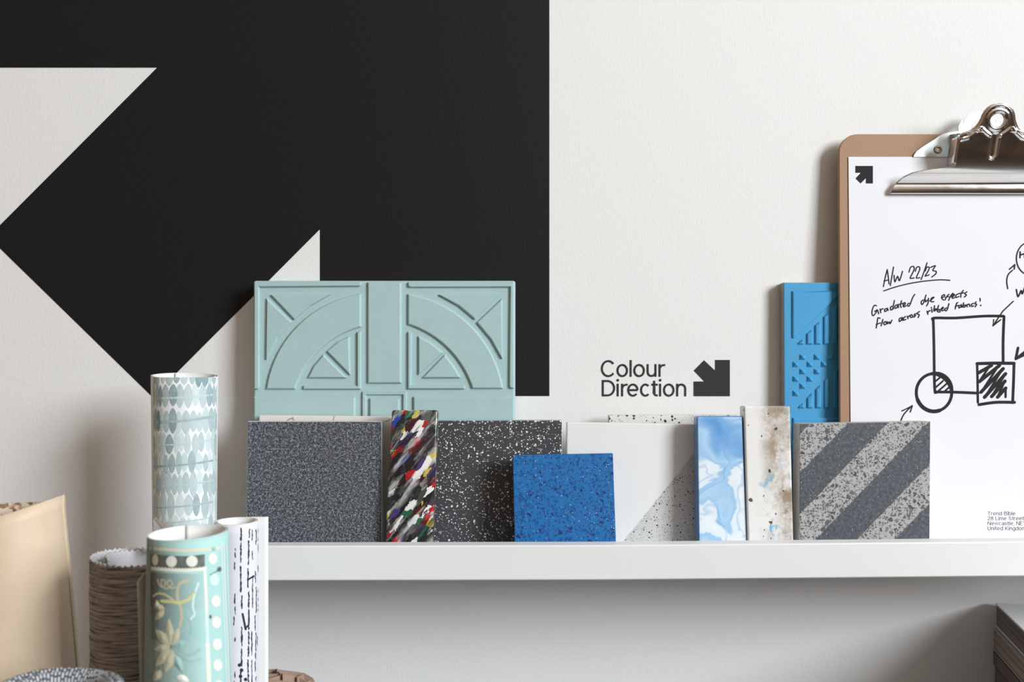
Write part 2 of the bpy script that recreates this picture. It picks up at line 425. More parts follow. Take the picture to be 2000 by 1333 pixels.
# mint relief tile -------------------------------------------------
g = G('mint_cast_plaster'); c = g.co()
k = g.noise(c, 60, 5, 0.6); k2 = g.noise(c, 1500, 2)
colr = g.mix(k, (0.335, 0.480, 0.485), (0.405, 0.565, 0.570))
colr = g.mix(g.ma('MULTIPLY', k2, 0.30), colr, (0.50, 0.66, 0.66))
m1, _ = speck(g, c, 160, -0.30, 0.085); colr = g.mix(m1, colr, (0.12, 0.2, 0.2))
M['mint'] = g.done(colr, 0.55, 0, g.bump(g.ma('ADD', k2, g.ma('MULTIPLY', g.noise(c, 260, 3), 1.2)), 0.22, 0.0005), 0.35)
pl = Plane(-0.0240, 1.6, 0.016, 750)
mint = pl.place(empty('relief_tile', (0, 0, 0)))
setp(mint, 'large mint green tile with raised arches and panels, behind the dark grey square tile', 'tile')
z1 = lambda x, y: pl.uv(470 + x / 3.5714, 530 + y / 3.5714)
q = pl.quad((494.8, 548.5), (1006.6, 548.5), (494.8, 830), (1006.4, 830))
prism('slab', [(q[0][0], 0), (q[1][0], 0), (q[2][0], q[2][1]), (q[3][0], q[3][1])], pl.t, M['mint'], mint, 0.0016, 3)
def z1p(pts): return [z1(*p) for p in pts]
HP, BP = 0.0020, 0.0012
def A1(cx, cy, r, a0, a1, n=16, ry=None): return arc(cx, cy, r, -(ry or r), a0, a1, n)
def A3(a, b, c, n=20):                                # arc through three points
    ax, ay = a; bx, by = b; cx, cy = c; d = 2 * (ax * (by - cy) + bx * (cy - ay) + cx * (ay - by))
    ux = ((ax * ax + ay * ay) * (by - cy) + (bx * bx + by * by) * (cy - ay) + (cx * cx + cy * cy) * (ay - by)) / d
    uy = ((ax * ax + ay * ay) * (cx - bx) + (bx * bx + by * by) * (ax - cx) + (cx * cx + cy * cy) * (bx - ax)) / d
    r = math.hypot(ax - ux, ay - uy); t0 = math.atan2(ay - uy, ax - ux); t1 = math.atan2(cy - uy, cx - ux)
    if t1 - t0 > math.pi: t1 -= 2 * math.pi
    if t1 - t0 < -math.pi: t1 += 2 * math.pi
    return [(ux + r * math.cos(t0 + (t1 - t0) * i / n), uy + r * math.sin(t0 + (t1 - t0) * i / n)) for i in range(n + 1)]
pads = [
    [(96, 76), (842, 76), (842, 98), (832, 108), (134, 114), (134, 812), (124, 825), (96, 825)],
    [(1167, 76), (1908, 76), (1908, 820), (1884, 820), (1872, 805), (1878, 114), (1180, 116), (1167, 104)],
    [(885, 76), (1124, 76), (1124, 785), (885, 785)],
    A3((178, 826), (404, 372), (844, 154)) + A3((844, 392), (564, 545), (386, 826)),
    A3((1833, 822), (1600, 370), (1165, 156)) + A3((1165, 374), (1446, 543), (1614, 822)),
    [(205, 163), (634, 163), (490, 246), (376, 344)], [(182, 183), (367, 357), (265, 470), (182, 622)],
    [(1378, 163), (1807, 163), (1634, 342), (1520, 246)], [(1826, 186), (1826, 616), (1745, 482), (1643, 358)],
    [(813, 425), (842, 412), (842, 826), (438, 826), (438, 797), (813, 797)],
    [(764, 448), (768, 730), (598, 560), (680, 488)], [(580, 578), (748, 748), (466, 748), (510, 660)],
    [(1166, 420), (1196, 430), (1192, 795), (1564, 795), (1564, 824), (1166, 824)],
    [(1238, 448), (1330, 498), (1418, 570), (1238, 730)], [(1425, 578), (1490, 660), (1540, 748), (1262, 748)],
    [(92, 873), (803, 873), (803, 1210), (92, 1210)], [(1203, 873), (1912, 873), (1912, 1210), (1203, 1210)],
    [(898, 884), (1112, 884), (1112, 1096), (898, 1096)]]
for i, p in enumerate(pads): pad('relief_panel', z1p(p), HP, 0.0008 if i in (0, 1, 9, 12) else BP, M['mint'], mint)
# square moulding round the lower centre panel: a ring of four mitred strips in one part
def ring_pad(name, o, i, h, bv, mat, parent):
    (x0, y0, x1, y1), (a0, b0, a1, b1) = o, i
    R = lambda x0, y0, x1, y1: [z1(x0, y0), z1(x1, y0), z1(x1, y1), z1(x0, y1)]
    k = bv * 1000 * 3.5714 * 2.7
    loops = [(R(x0, y0, x1, y1), .0004), (R(x0 + k, y0 + k, x1 - k, y1 - k), -h), (R(a0 - k, b0 - k, a1 + k, b1 + k), -h), (R(a0, b0, a1, b1), .0004)]
    vs = [(u, y, v) for L, y in loops for u, v in L]; fs = []
    for L in range(3):
        for j in range(4): fs.append((L * 4 + j, (L + 1) * 4 + j, (L + 1) * 4 + (j + 1) % 4, L * 4 + (j + 1) % 4))
    return mesh(name, vs, fs, mat, parent)
ring_pad('relief_moulding', (846, 836, 1162, 1150), (880, 868, 1130, 1118), 0.0017, 0.0009, M['mint'], mint)

# thin marble offcut behind the dark tile ---------------------------
g = G('white_marble'); c = g.co(); v = g.noise(g.vadd(c, g.noise(c, 40, 3, out='Color'), 0.02), 24, 4)
vein = g.step(g.ma('ABSOLUTE', g.ma('SUBTRACT', v, 0.52)), 0.0, 0.012)
M['marble'] = g.done(g.mix(vein, (0.25, 0.22, 0.21), (0.74, 0.70, 0.67)), 0.3)
pl = Plane(-0.0370, 2.2, 0.008, 633)
o = pl.place(prism('marble_tile', pl.quad((506, 811.5), (764, 814), (504, 1040), (763, 1040)), pl.t, M['marble'], None, 0.0006))
setp(o, 'thin pale veined marble tile whose top edge shows behind the dark grey tile', 'tile')

# dark grey granite-look tile ----------------------------------------
g = G('dark_grey_granite'); c = g.co()
k = g.noise(c, 1150, 3, 0.8); k2 = g.noise(c, 500, 2)
colr = g.ramp(g.ma('ADD', g.ma('MULTIPLY', k, 0.75), g.ma('MULTIPLY', k2, 0.25)), [(0.40, (0.008, 0.010, 0.015)), (0.475, (0.050, 0.056, 0.070)), (0.53, (0.115, 0.123, 0.145)), (0.61, (0.42, 0.43, 0.46))])
M['granite'] = g.done(colr, 0.5, 0, g.bump(k, 0.2, 0.0003), 0.4)
M['granite_side'] = plain('granite_sawn_edge', (0.50, 0.52, 0.56), 0.6, nscale=900, namt=0.5)
pl = Plane(-0.0550, 4.0, 0.011, 616)
o = pl.place(prism('granite_tile', pl.quad((483.5, 823), (746, 823), (480, 1055), (746.5, 1055)), pl.t, [M['granite'], M['granite_side']], None, 0.0005, 1))
setp(o, 'dark grey finely speckled square tile at the left end of the ledge', 'tile')

# black terrazzo with white flecks ------------------------------------
g = G('black_terrazzo_white_fleck'); c = g.co()
den = g.noise(c, 26, 2); cw = g.vadd(c, g.noise(c, 420, 2, out='Color'), 0.0014)
sx = g.sep(c)
den2 = g.ma('ADD', den, g.ma('MULTIPLY', sx[0], 1.2))
base = g.mix(g.noise(c, 700, 2), (0.046, 0.048, 0.053), (0.068, 0.070, 0.076))
m1, r1 = speck(g, cw, 520, -0.34, 0.44, 0.06); m2, r2 = speck(g, g.map(cw, loc=(.3, .7, .1)), 900, -0.22, 0.46, 0.08)
keep = g.step(den2, 0.24, 0.50)
mk = g.ma('MULTIPLY', g.ma('MAXIMUM', m1, m2), g.ma('MULTIPLY_ADD', keep, 0.9, 0.1), clamp=True)
mk = g.step(mk, 0.25, 0.5)
M['fleck'] = g.done(g.mix(mk, base, (0.78, 0.78, 0.76)), 0.42, 0, None, 0.35)
M['fleck_side'] = plain('terrazzo_pale_edge', (0.45, 0.46, 0.48), 0.6, nscale=500, namt=0.4)
pl = Plane(-0.0400, 2.0, 0.009, 945)
o = pl.place(prism('terrazzo_tile', pl.quad((800, 822), (1097.6, 821.5), (800, 1055), (1098.5, 1055)), pl.t, [M['fleck'], M['fleck_side']], None, 0.0006))
setp(o, 'charcoal terrazzo tile with white flecks, behind the blue square tile', 'tile')

# recycled-plastic bar of many colours --------------------------------
g = G('recycled_plastic_multicolour'); c = g.co()
cr = g.map(c, (1, 1, 1), (0, math.radians(-38), 0)); cs = g.map(cr, (1.0, 1.0, 0.42))
cw = g.vadd(cs, g.noise(g.map(cr, (1, 1, 0.35)), 300, 4, 0.65, out='Color'), 0.005)
nd = g.vor(cw, 300, out=None)
hue = g.sep(nd.outputs['Color'])
pal = [(0.0, (0.012, 0.012, 0.014)), (0.20, (0.02, 0.02, 0.025)), (0.27, (0.06, 0.05, 0.06)), (0.33, (0.10, 0.008, 0.012)), (0.40, (0.42, 0.012, 0.02)), (0.45, (0.05, 0.01, 0.02)),
       (0.49, (0.80, 0.80, 0.78)), (0.56, (0.72, 0.74, 0.74)), (0.60, (0.10, 0.10, 0.09)), (0.65, (0.06, 0.04, 0.16)), (0.69, (0.02, 0.06, 0.36)), (0.73, (0.03, 0.03, 0.04)), (0.79, (0.015, 0.12, 0.06)), (0.83, (0.30, 0.28, 0.24)), (0.88, (0.55, 0.45, 0.06)), (0.93, (0.05, 0.06, 0.05)), (1.0, (0.012, 0.012, 0.015))]
colr = g.ramp(hue[0], pal, 'CONSTANT')
sm = g.step(g.noise(g.map(cr, (1, 1, 0.22)), 190, 3, 0.6), 0.50, 0.72)
colr = g.mix(g.ma('MULTIPLY', sm, 0.75), colr, (0.62, 0.62, 0.64))
sm2 = g.step(g.noise(g.map(cr, (1, 1, 0.25), loc=(.3, .1, .6)), 150, 3, 0.6), 0.50, 0.66)
colr = g.mix(g.ma('MULTIPLY', sm2, 0.9), colr, (0.014, 0.014, 0.018))
M['mosaic'] = g.done(colr, 0.16, 0, None, 0.5, 0.4)
pl = Plane(-0.0630, 4.5, 0.012, 803)
o = pl.place(prism('plastic_bar', pl.quad((765, 801.5), (855.5, 801.5), (752, 1055), (845.5, 1055)), pl.t, M['mosaic'], None, 0.0016, 4))
for p in o.data.polygons: p.use_smooth = True
setp(o, 'glossy black bar swirled with red, white, blue and yellow plastic', 'sample bar')

# white terrazzo tile with a speckled corner --------------------------
g = G('white_tile_speckled_corner'); c = g.co(); sx = g.sep(c)
lo = {}
pl = Plane(-0.0390, 2.0, 0.009, 1233)
p1 = pl.uv(1358, 882); p2 = pl.uv(1218, 1057)
nx, nz = (p1[1] - p2[1]), -(p1[0] - p2[0]); ln = math.hypot(nx, nz); nx /= ln; nz /= ln
side = g.ma('ADD', g.ma('MULTIPLY', sx[0], nx), g.ma('MULTIPLY', sx[2], nz))
side = g.ma('SUBTRACT', side, p1[0] * nx + p1[1] * nz)
side = g.ma('ADD', side, g.ma('MULTIPLY', g.ma('SUBTRACT', g.noise(c, 220, 3), 0.5), 0.002))
msk = g.step(side, -0.0003, 0.0005)
base = g.mix(msk, g.mix(g.noise(c, 45, 3), (0.76, 0.755, 0.735), (0.82, 0.815, 0.80)), (0.60, 0.595, 0.575))
d1, _ = speck(g, c, 560, -0.24, 0.40, 0.06); d2, _ = speck(g, g.map(c, loc=(.5, .2, .9)), 1200, -0.12, 0.48, 0.1); d3, _ = speck(g, c, 420, -0.50, 0.13, 0.05)
dk = g.ma('MULTIPLY', g.ma('MAXIMUM', d1, g.ma('MULTIPLY', d2, 0.75)), msk)
dk = g.ma('MAXIMUM', dk, g.ma('MULTIPLY', d3, 0.6))
M['wtile'] = g.done(g.mix(dk, base, (0.045, 0.043, 0.042)), 0.5)
o = pl.place(prism('speckled_corner_tile', pl.quad((1107, 825.5), (1359.3, 829), (1106, 1055), (1360.8, 1055)), pl.t, M['wtile'], None, 0.0007))
setp(o, 'plain white tile with a black-speckled triangle across its lower right corner', 'tile')

# white tile with black spots behind it -------------------------------
g = G('white_terrazzo_black_fleck'); c = g.co()
d1, _ = speck(g, g.vadd(c, g.noise(c, 300, 2, out='Color'), 0.002), 400, -0.22, 0.50, 0.06); d2, _ = speck(g, c, 900, -0.20, 0.45, 0.1)
M['wfleck'] = g.done(g.mix(g.ma('MAXIMUM', d1, g.ma('MULTIPLY', d2, 0.6)), (0.70, 0.69, 0.665), (0.02, 0.02, 0.02)), 0.5)
pl = Plane(-0.0220, 2.0, 0.009, 1318)
o = pl.place(prism('spotted_tile', pl.quad((1189.5, 811.5), (1446, 811.5), (1189.5, 1040), (1446, 1040)), pl.t, M['wfleck'], None, 0.0006))
setp(o, 'white tile with black flecks, only its top strip showing behind the plain white tile', 'tile')

# bright blue terrazzo -------------------------------------------------
g = G('blue_terrazzo'); c = g.co()
base = g.mix(g.noise(c, 420, 4, 0.7), (0.004, 0.085, 0.27), (0.018, 0.205, 0.54))
e1, v1 = chips(g, c, 400, 0.70, 0.10); e2, _ = chips(g, g.map(c, loc=(.2, .4, .6)), 760, 0.66, 0.08)
colr = g.mix(g.ma('MULTIPLY', e1, 0.85), base, g.mix(v1, (0.006, 0.02, 0.09), (0.02, 0.10, 0.36)))
colr = g.mix(g.ma('MULTIPLY', e2, 0.75), colr, (0.008, 0.035, 0.15))
w1, _ = speck(g, g.map(c, loc=(.8, .1, .2)), 700, -0.40, 0.30, 0.06); colr = g.mix(g.ma('MULTIPLY', w1, 0.75), colr, (0.55, 0.62, 0.72))
w2 = g.step(g.noise(c, 170, 4, 0.7), 0.60, 0.75); colr = g.mix(g.ma('MULTIPLY', w2, 0.35), colr, (0.20, 0.42, 0.72))
M['bterr'] = g.done(colr, 0.45, 0, g.bump(g.ma('SUBTRACT', 1.0, e1), 0.12, 0.0003), 0.4)
pl = Plane(-0.0670, 7.0, 0.011, 1102)
o = pl.place(prism('blue_terrazzo_tile', pl.quad((1001.3, 889.5), (1197, 885.5), (1004.8, 1055), (1203, 1055)), pl.t, M['bterr'], None, 0.0004, 1))
setp(o, 'small bright blue terrazzo square in the front of the ledge', 'tile')

# blue marbled bar -----------------------------------------------------
g = G('blue_marbled_resin'); c = g.co()
w1 = g.vadd(c, g.noise(c, 26, 2, 0.5, out='Color'), 0.050)
a = g.noise(w1, 30, 1, 0.5); b2 = g.noise(g.map(w1, (1, 1, 1.8), loc=(.4, .2, .3)), 70, 4, 0.6)
sz = g.sep(c)[2]
mixv = g.ma('ADD', g.ma('MULTIPLY', a, 0.80), g.ma('MULTIPLY', b2, 0.20))
mixv = g.ma('ADD', mixv, g.ma('MULTIPLY', g.ma('SUBTRACT', sz, 0.055), 1.3))
colr = g.ramp(mixv, [(0.36, (0.80, 0.86, 0.90)), (0.44, (0.74, 0.83, 0.89)), (0.465, (0.34, 0.57, 0.82)), (0.54, (0.44, 0.66, 0.87)), (0.63, (0.22, 0.45, 0.77)), (0.74, (0.12, 0.33, 0.68))])
ridge = g.step(g.ma('ABSOLUTE', g.ma('SUBTRACT', g.noise(w1, 44, 2), 0.5)), 0.0, 0.035)
colr = g.mix(g.ma('MULTIPLY', g.ma('SUBTRACT', 1.0, ridge), 0.38), colr, (0.14, 0.36, 0.72))
M['bmarb'] = g.done(colr, 0.22, 0, None, 0.5)
M['bmarb_side'] = plain('blue_resin_edge', (0.10, 0.25, 0.52), 0.25)
pl = Plane(-0.0580, 3.5, 0.012, 1408)
o = pl.place(prism('blue_marbled_bar', pl.quad((1361, 813.5), (1450.5, 813.5), (1364.5, 1055), (1459.5, 1055)), pl.t, [M['bmarb'], M['bmarb_side']], None, 0.0012, 3))
setp(o, 'glossy resin bar marbled in light blue and white', 'sample bar')

# white marbled bar with brown smoke ------------------------------------
g = G('white_marbled_resin'); c = g.co(); sp = g.sep(c)
w1 = g.vadd(c, g.noise(c, 50, 4, 0.65, out='Color'), 0.030)
sm = g.noise(g.map(w1, (1, 1, 0.8), (0, .5, 0)), 46, 5, 0.62)
wgt = g.step(g.ma('ADD', sp[0], g.ma('MULTIPLY', g.noise(c, 25, 2), 0.02)), 0.000, 0.016)
br = g.ma('MULTIPLY', g.step(sm, 0.36, 0.66), wgt)
colr = g.mix(br, (0.81, 0.80, 0.785), (0.33, 0.25, 0.175))
fine = g.step(g.noise(g.map(w1, loc=(.2, .3, .7)), 150, 4, 0.7), 0.58, 0.74); colr = g.mix(g.ma('MULTIPLY', fine, 0.45), colr, (0.40, 0.36, 0.33))
bl = g.step(g.noise(g.map(w1, (1, 1, 0.7), loc=(.9, .3, .15)), 48, 2), 0.60, 0.68); colr = g.mix(g.ma('MULTIPLY', bl, 0.85), colr, (0.10, 0.42, 0.62))
d1, _ = speck(g, g.vadd(c, g.noise(c, 200, 2, out='Color'), 0.004), 230, -0.62, 0.36, 0.08); colr = g.mix(g.ma('MULTIPLY', d1, 0.9), colr, (0.035, 0.025, 0.02))
M['wmarb'] = g.done(colr, 0.22, 0, None, 0.5)
pl = Plane(-0.0600, 3.5, 0.013, 1500)
o = pl.place(prism('white_marbled_bar', pl.quad((1453, 793.5), (1543.5, 793.5), (1461, 1055), (1550, 1055)), pl.t, M['wmarb'], None, 0.0013, 3))
setp(o, 'tall white resin bar clouded with brown and touches of blue', 'sample bar')

# bright blue relief tile ------------------------------------------------
g = G('blue_cast_plaster'); c = g.co(); k2 = g.noise(c, 1300, 2)
colr = g.mix(g.noise(c, 50, 4), (0.052, 0.300, 0.57), (0.070, 0.350, 0.65)); colr = g.mix(g.ma('MULTIPLY', k2, 0.25), colr, (0.10, 0.40, 0.66))
M['bluerel'] = g.done(colr, 0.6, 0, g.bump(k2, 0.25, 0.0004), 0.3)
M['bluerel_side'] = plain('cement_tile_edge', (0.30, 0.28, 0.26), 0.8, nscale=300, namt=0.25)
pl = Plane(-0.0125, 0.6, 0.0100, 1610)
blue = pl.place(empty('blue_relief_tile', (0, 0, 0)))
setp(blue, 'tall sky blue tile with raised triangles, studs and bars, tucked behind the clipboard', 'tile')
z2 = lambda x, y: pl.uv(1500 + x / 4.04, 530 + y / 4.04)
q = pl.quad((1530.2, 552), (1690, 552), (1531.5, 810), (1691, 810))
prism('slab', q, pl.t, [M['bluerel'], M['bluerel_side']], blue, 0.0008, 2)
pad('relief_panel', [z2(*p) for p in [(186, 155), (600, 152), (600, 158), (204, 533), (186, 527)]], 0.0014, 0.0013, M['bluerel'], blue)
pad('relief_panel', [z2(*p) for p in [(190, 1154), (600, 1150), (600, 1330), (190, 1330)]], 0.0014, 0.0013, M['bluerel'], blue)
for base_y, tops in ((580, ((235, 280, 565, 536), (302, 352, 492, 462), (367, 415, 427, 398), (435, 482, 358, 333), (501, 551, 300, 270), (566, 615, 235, 210))), (1083, ((238, 284, 1068, 1040), (305, 352, 1000, 962), (373, 418, 932, 898), (440, 485, 862, 832), (509, 556, 795, 768), (574, 622, 730, 700)))):
    for x0, x1, yl, yr in tops:
        pad('relief_bar', [z2(*p) for p in [(x0, base_y), (x0, yl), (x1 - 12, yr), (x1, yr + 8), (x1, base_y)]], 0.0014, 0.0012, M['bluerel'], blue)
for cy, cxs in ((678, (270, 383, 495, 607)), (735, (215, 327, 440, 552)), (792, (270, 383, 495, 607)), (850, (215, 327, 440, 552)), (907, (270, 383, 495)), (964, (215, 327))):
    for cx in cxs:
        if cx - 215 > (1010 - cy) * 1.05 + 30 and cx > 520: continue
        if (cy, cx) in ((792, 495), (850, 440), (907, 383), (964, 327), (907, 495)): continue
        qd = [z2(cx + dx, cy + dy) for dx, dy in ((-27, -27), (27, -27), (27, 27), (-27, 27))]
        ap = z2(cx + 1, cy)
        mesh('relief_stud', [(u, .0003, v) for u, v in qd] + [(ap[0] + dx, -0.0018, ap[1] + dz) for dx, dz in ((-.0005, .0005), (.0005, .0005), (.0005, -.0005), (-.0005, -.0005))],
             [(0, 4, 5, 1), (1, 5, 6, 2), (2, 6, 7, 3), (3, 7, 4, 0), (4, 7, 6, 5)], M['bluerel'], blue)

# striped terrazzo tile ---------------------------------------------------
pl = Plane(-0.0520, 3.0, 0.0155, 1690, 140)
pA = pl.uv(1340 + 665 / 3.0303, 760 + 205 / 3.0303); pB = pl.uv(1340 + 1447 / 3.0303, 760 + 888 / 3.0303)
kx = (pB[0] - pA[0]) / (1447 - 665); kz = (pB[1] - pA[1]) / (888 - 205)
g = G('striped_terrazzo'); c = g.co(); sp = g.sep(c)
zx = g.ma('MULTIPLY_ADD', sp[0], 1 / kx, 665 - pA[0] / kx); zy = g.ma('MULTIPLY_ADD', sp[2], 1 / kz, 205 - pA[1] / kz)
s = g.ma('ADD', zx, zy); s = g.ma('ADD', s, g.ma('MULTIPLY', g.ma('SUBTRACT', g.noise(c, 150, 3), 0.5), 22))
bands = None
for lo_, hi_ in ((942, 1166), (1407, 1648), (1898, 2124)):
    bnd = g.ma('MULTIPLY', g.step(s, lo_ - 4, lo_ + 4), g.ma('SUBTRACT', 1.0, g.step(s, hi_ - 4, hi_ + 4)))
    bands = bnd if bands is None else g.ma('ADD', bands, bnd)
cw = g.vadd(c, g.noise(c, 260, 2, out='Color'), 0.0016)
e1, v1 = chips(g, cw, 310, 0.42, 0.13); e2, v2 = chips(g, g.map(cw, loc=(.31, .2, .77)), 600, 0.47, 0.13); e3, _ = chips(g, g.map(c, loc=(.6, .1, .3)), 1100, 0.72, 0.10)
big = g.ma('MULTIPLY', e1, g.ma('GREATER_THAN', g.noise(c, 240, 1), 0.44))
lite = g.mix(g.noise(c, 300, 3), (0.36, 0.358, 0.35), (0.45, 0.448, 0.44))
lite = g.mix(g.ma('MULTIPLY', e3, 0.7), lite, (0.10, 0.10, 0.11)); lite = g.mix(g.ma('MULTIPLY', e2, 0.85), lite, (0.075, 0.078, 0.088))
lite = g.mix(g.ma('MULTIPLY', big, 0.95), lite, g.mix(v1, (0.045, 0.047, 0.055), (0.17, 0.17, 0.18)))
dark = g.mix(g.step(g.noise(c, 420, 4, 0.75), 0.3, 0.7), (0.042, 0.048, 0.060), (0.115, 0.125, 0.145))
dark = g.mix(g.ma('MULTIPLY', e1, 0.35), dark, g.mix(v1, (0.045, 0.05, 0.06), (0.13, 0.14, 0.16)))
w1, _ = speck(g, g.map(c, loc=(.2, .8, .4)), 850, -0.45, 0.30, 0.05); dark = g.mix(g.ma('MULTIPLY', w1, 0.75), dark, (0.55, 0.56, 0.58))
M['stripe'] = g.done(g.mix(bands, dark, lite), 0.5, 0, None, 0.35)
M['stripe_side'] = plain('cast_cement_edge', (0.46, 0.43, 0.40), 0.8, nscale=200, namt=0.3, bump=0.3, bscale=400)
q = pl.quad((1562, 828), (1817.5, 823.5), (1561, 1050), (1816, 1050))
o = pl.place(prism('striped_tile', q, pl.t, [M['stripe'], M['stripe_side']], None, 0.0006, 2))
setp(o, 'square grey terrazzo tile with diagonal light and dark stripes in front of the clipboard', 'tile')

# ------------------------------------------------------------------ clipboard
g = G('hardboard'); c = g.co(); k = g.noise(c, 700, 4, 0.7)
M['board'] = g.done(g.mix(k, (0.29, 0.168, 0.100), (0.46, 0.285, 0.180)), 0.6, 0, g.bump(k, 0.15, 0.0003), 0.3)
g = G('chrome_plate'); c = g.co(); k = g.noise(c, 120, 3)
M['chrome'] = g.done((0.80, 0.78, 0.76), g.ma('MULTIPLY_ADD', k, 0.10, 0.10), 1.0)
M['zinc'] = plain('zinc_plate', (0.50, 0.54, 0.56), 0.34, 0.5, 0.85, nscale=90, namt=0.15)
M['rivet'] = plain('rivet_brass', (0.36, 0.28, 0.20), 0.35, 0.5, 1.0)
pl = Plane(-0.0262, 2.8, 0.003, 1948, 330)
clipb = pl.place(empty('clipboard', (0, 0, 0)))
setp(clipb, 'brown hardboard clipboard with a shiny metal clip, leaning at the right end', 'clipboard')
tl = pl.uv(1638, 262); ucen = pl.uv(1911, 235)[0]; hwid = ucen - tl[0]; ht = tl[1]
rc = 0.0135; bl_ = pl.uv(1641, 1050); shr = (bl_[0] - tl[0]) / (tl[1] - bl_[1]) * ht
outl = [(ucen - hwid + shr, 0), (ucen + hwid + shr, 0)]
outl += [(ucen + hwid - rc + rc * math.cos(a), ht - rc + rc * math.sin(a)) for a in [math.pi / 2 * i / 8 for i in range(9)]]
outl += [(ucen - hwid + rc + rc * math.cos(a), ht - rc + rc * math.sin(a)) for a in [math.pi / 2 + math.pi / 2 * i / 8 for i in range(9)]]
prism('board', outl, pl.t, M['board'], clipb, 0.0005, 1)
# the clip: lever plate swept from rows of the outline, height field d(x, z)
zz = lambda x, y: pl.uv(1740 + x / 6.058, 180 + y / 6.058)
S6 = abs(zz(1252, 0)[1] - zz(1252, 1000)[1]) / 1000.0          # metres per zoom unit
vb = zz(0, 1205)[1]                                             # lower edge of the jaw
Zc = lambda y: (1205 - y) * S6
outw = [(1205, 1262), (1150, 1250), (1110, 1222), (1070, 1190), (1030, 1140), (1000, 1098), (975, 1045), (950, 985), (932, 890), (915, 800), (900, 650), (888, 530), (880, 497), (862, 486), (845, 484), (820, 487),
        (700, 470), (560, 448), (520, 440), (495, 425), (475, 395), (460, 345), (440, 305), (415, 270), (385, 240), (350, 215), (310, 196), (270, 181), (230, 158), (200, 134), (175, 108), (155, 76), (142, 42), (137, 20), (135, 0.5)]
def interp(tab, x):
    t = sorted(tab)
    if x <= t[0][0]: return t[0][1]
    for (a, b), (c2, d2) in zip(t, t[1:]):
        if x <= c2: return b + (d2 - b) * (x - a) / (c2 - a)
    return t[-1][1]
prof = smooth_line([(0, 2.2), (2, 2.9), (4.6, 3.3), (5.6, 3.1), (7, 3.0), (8.5, 3.6), (10.5, 5.4), (13, 8.6), (16, 11.4), (20, 13.8), (26, 16.2), (36, 19.4), (50, 24.0), (66, 29.0)], 8)
HY, HR = 330.0, 80.0
def relief(x, y):
    """embossing of the lever in mm, x from the centre line, zoom units"""
    r = math.hypot(x, y - HY); e = 0.0
    if y < 560:                                                  # rolled rim along the upper edge
        wv = interp(outw, y); dx = wv - abs(x)
        slope = (interp(outw, y + 6) - interp(outw, y - 6)) / 12
        dist = dx / math.sqrt(1 + slope * slope)
        e += 0.9 * math.exp(-((dist - 32) / 20) ** 2) * (1 if y < 520 else (560 - y) / 40)
    e += 1.1 * math.exp(-((r - 112) / 22) ** 2)                  # eyelet
    ax = abs(x)                                                  # stem below the eyelet
    yy = min(max(y, 520), 735)
    ds = math.hypot(x, y - yy)
    e -= 1.3 / (1 + math.exp((ds - 42) / 6)) * (1 if y > 480 else 0)
    e += 0.6 * math.exp(-((ds - 55) / 10) ** 2) * (1 if y > 500 else 0)
    pts = [(60, 520), (120, 480), (185, 425), (260, 490), (330, 540), (420, 562)]   # bracket lines
    dm = 1e9
    for (x0, y0), (x1, y1) in zip(pts, pts[1:]):
        t = max(0, min(1, ((ax - x0) * (x1 - x0) + (y - y0) * (y1 - y0)) / ((x1 - x0) ** 2 + (y1 - y0) ** 2)))
        dm = min(dm, math.hypot(ax - x0 - t * (x1 - x0), y - y0 - t * (y1 - y0)))
    e += 0.9 * math.exp(-(dm / 18) ** 2)
    return e
clip = pl  # same frame
cl = empty('clip', (0, 0, 0)); cl.parent = clipb
cl['label'] = 'shiny chromed spring clip'
ys = [1205, 1190, 1170, 1150, 1130, 1110, 1095] + list(range(1080, 900, -14)) + list(range(900, 836, -6)) + list(range(836, 136, -7)) + [135.3]
NX = 64; vs = []; fs = []; uvv = []
def at_depth(px, py, d):                                         # ray meets the plane d metres in front of the board
    dx, dz = ray(px, py); c_, s_ = math.cos(pl.a), math.sin(pl.a)
    t = (-(D + pl.yb) * c_ + pl.zb * s_ + d) / (-c_ + dz * s_) if False else ((D + pl.yb) * c_ - pl.zb * s_ - d) / (c_ - dz * s_)
    p = Vector((t * dx, t - D, t * dz)) - Vector((pl.x0, pl.yb, pl.zb))
    return p.x, p.y * s_ + p.z * c_, t / F / 6.058              # u, v, metres per zoom unit
def lever_row(y):
    d0 = 0.001 + interp(prof, Zc(y) * 1000) / 1000.0
    ul, v, mpu = at_depth(1740 + (1252 - interp(outw, y)) / 6.058, 180 + y / 6.058, d0)
    return d0, ucen - ul, v, mpu
for sgn in (-1, 1):
    base = len(vs)
    for y in ys:
        d0, wm, v, mpu = lever_row(y)
        xin = math.sqrt(max(0, HR * HR - (y - HY) ** 2)); w = max(wm / mpu, xin + 1)
        for i in range(NX + 1):
            t = i / NX; x = xin + (w - xin) * t
            k = relief(x * interp(outw, y) / w, y)
            if abs(math.hypot(x, y - HY) - HR) < 10: k -= 0.8
            vs.append((ucen + sgn * x * mpu, -d0 - k / 1000.0, v))
    for r in range(len(ys) - 1):
        for i in range(NX):
            a = base + r * (NX + 1) + i; qd = (a, a + 1, a + NX + 2, a + NX + 1)
            fs.append(qd if sgn > 0 else qd[::-1])
lev = mesh('lever_plate', vs, fs, M['chrome'], cl, True)
# merge the centre line, give it thickness
bm = bmesh.new(); bm.from_mesh(lev.data); bmesh.ops.remove_doubles(bm, verts=bm.verts, dist=1e-6)
bmesh.ops.recalc_face_normals(bm, faces=bm.faces); bm.to_mesh(lev.data); bm.free()
sd = lev.modifiers.new('thickness', 'SOLIDIFY'); sd.thickness = 0.0009; sd.offset = 0
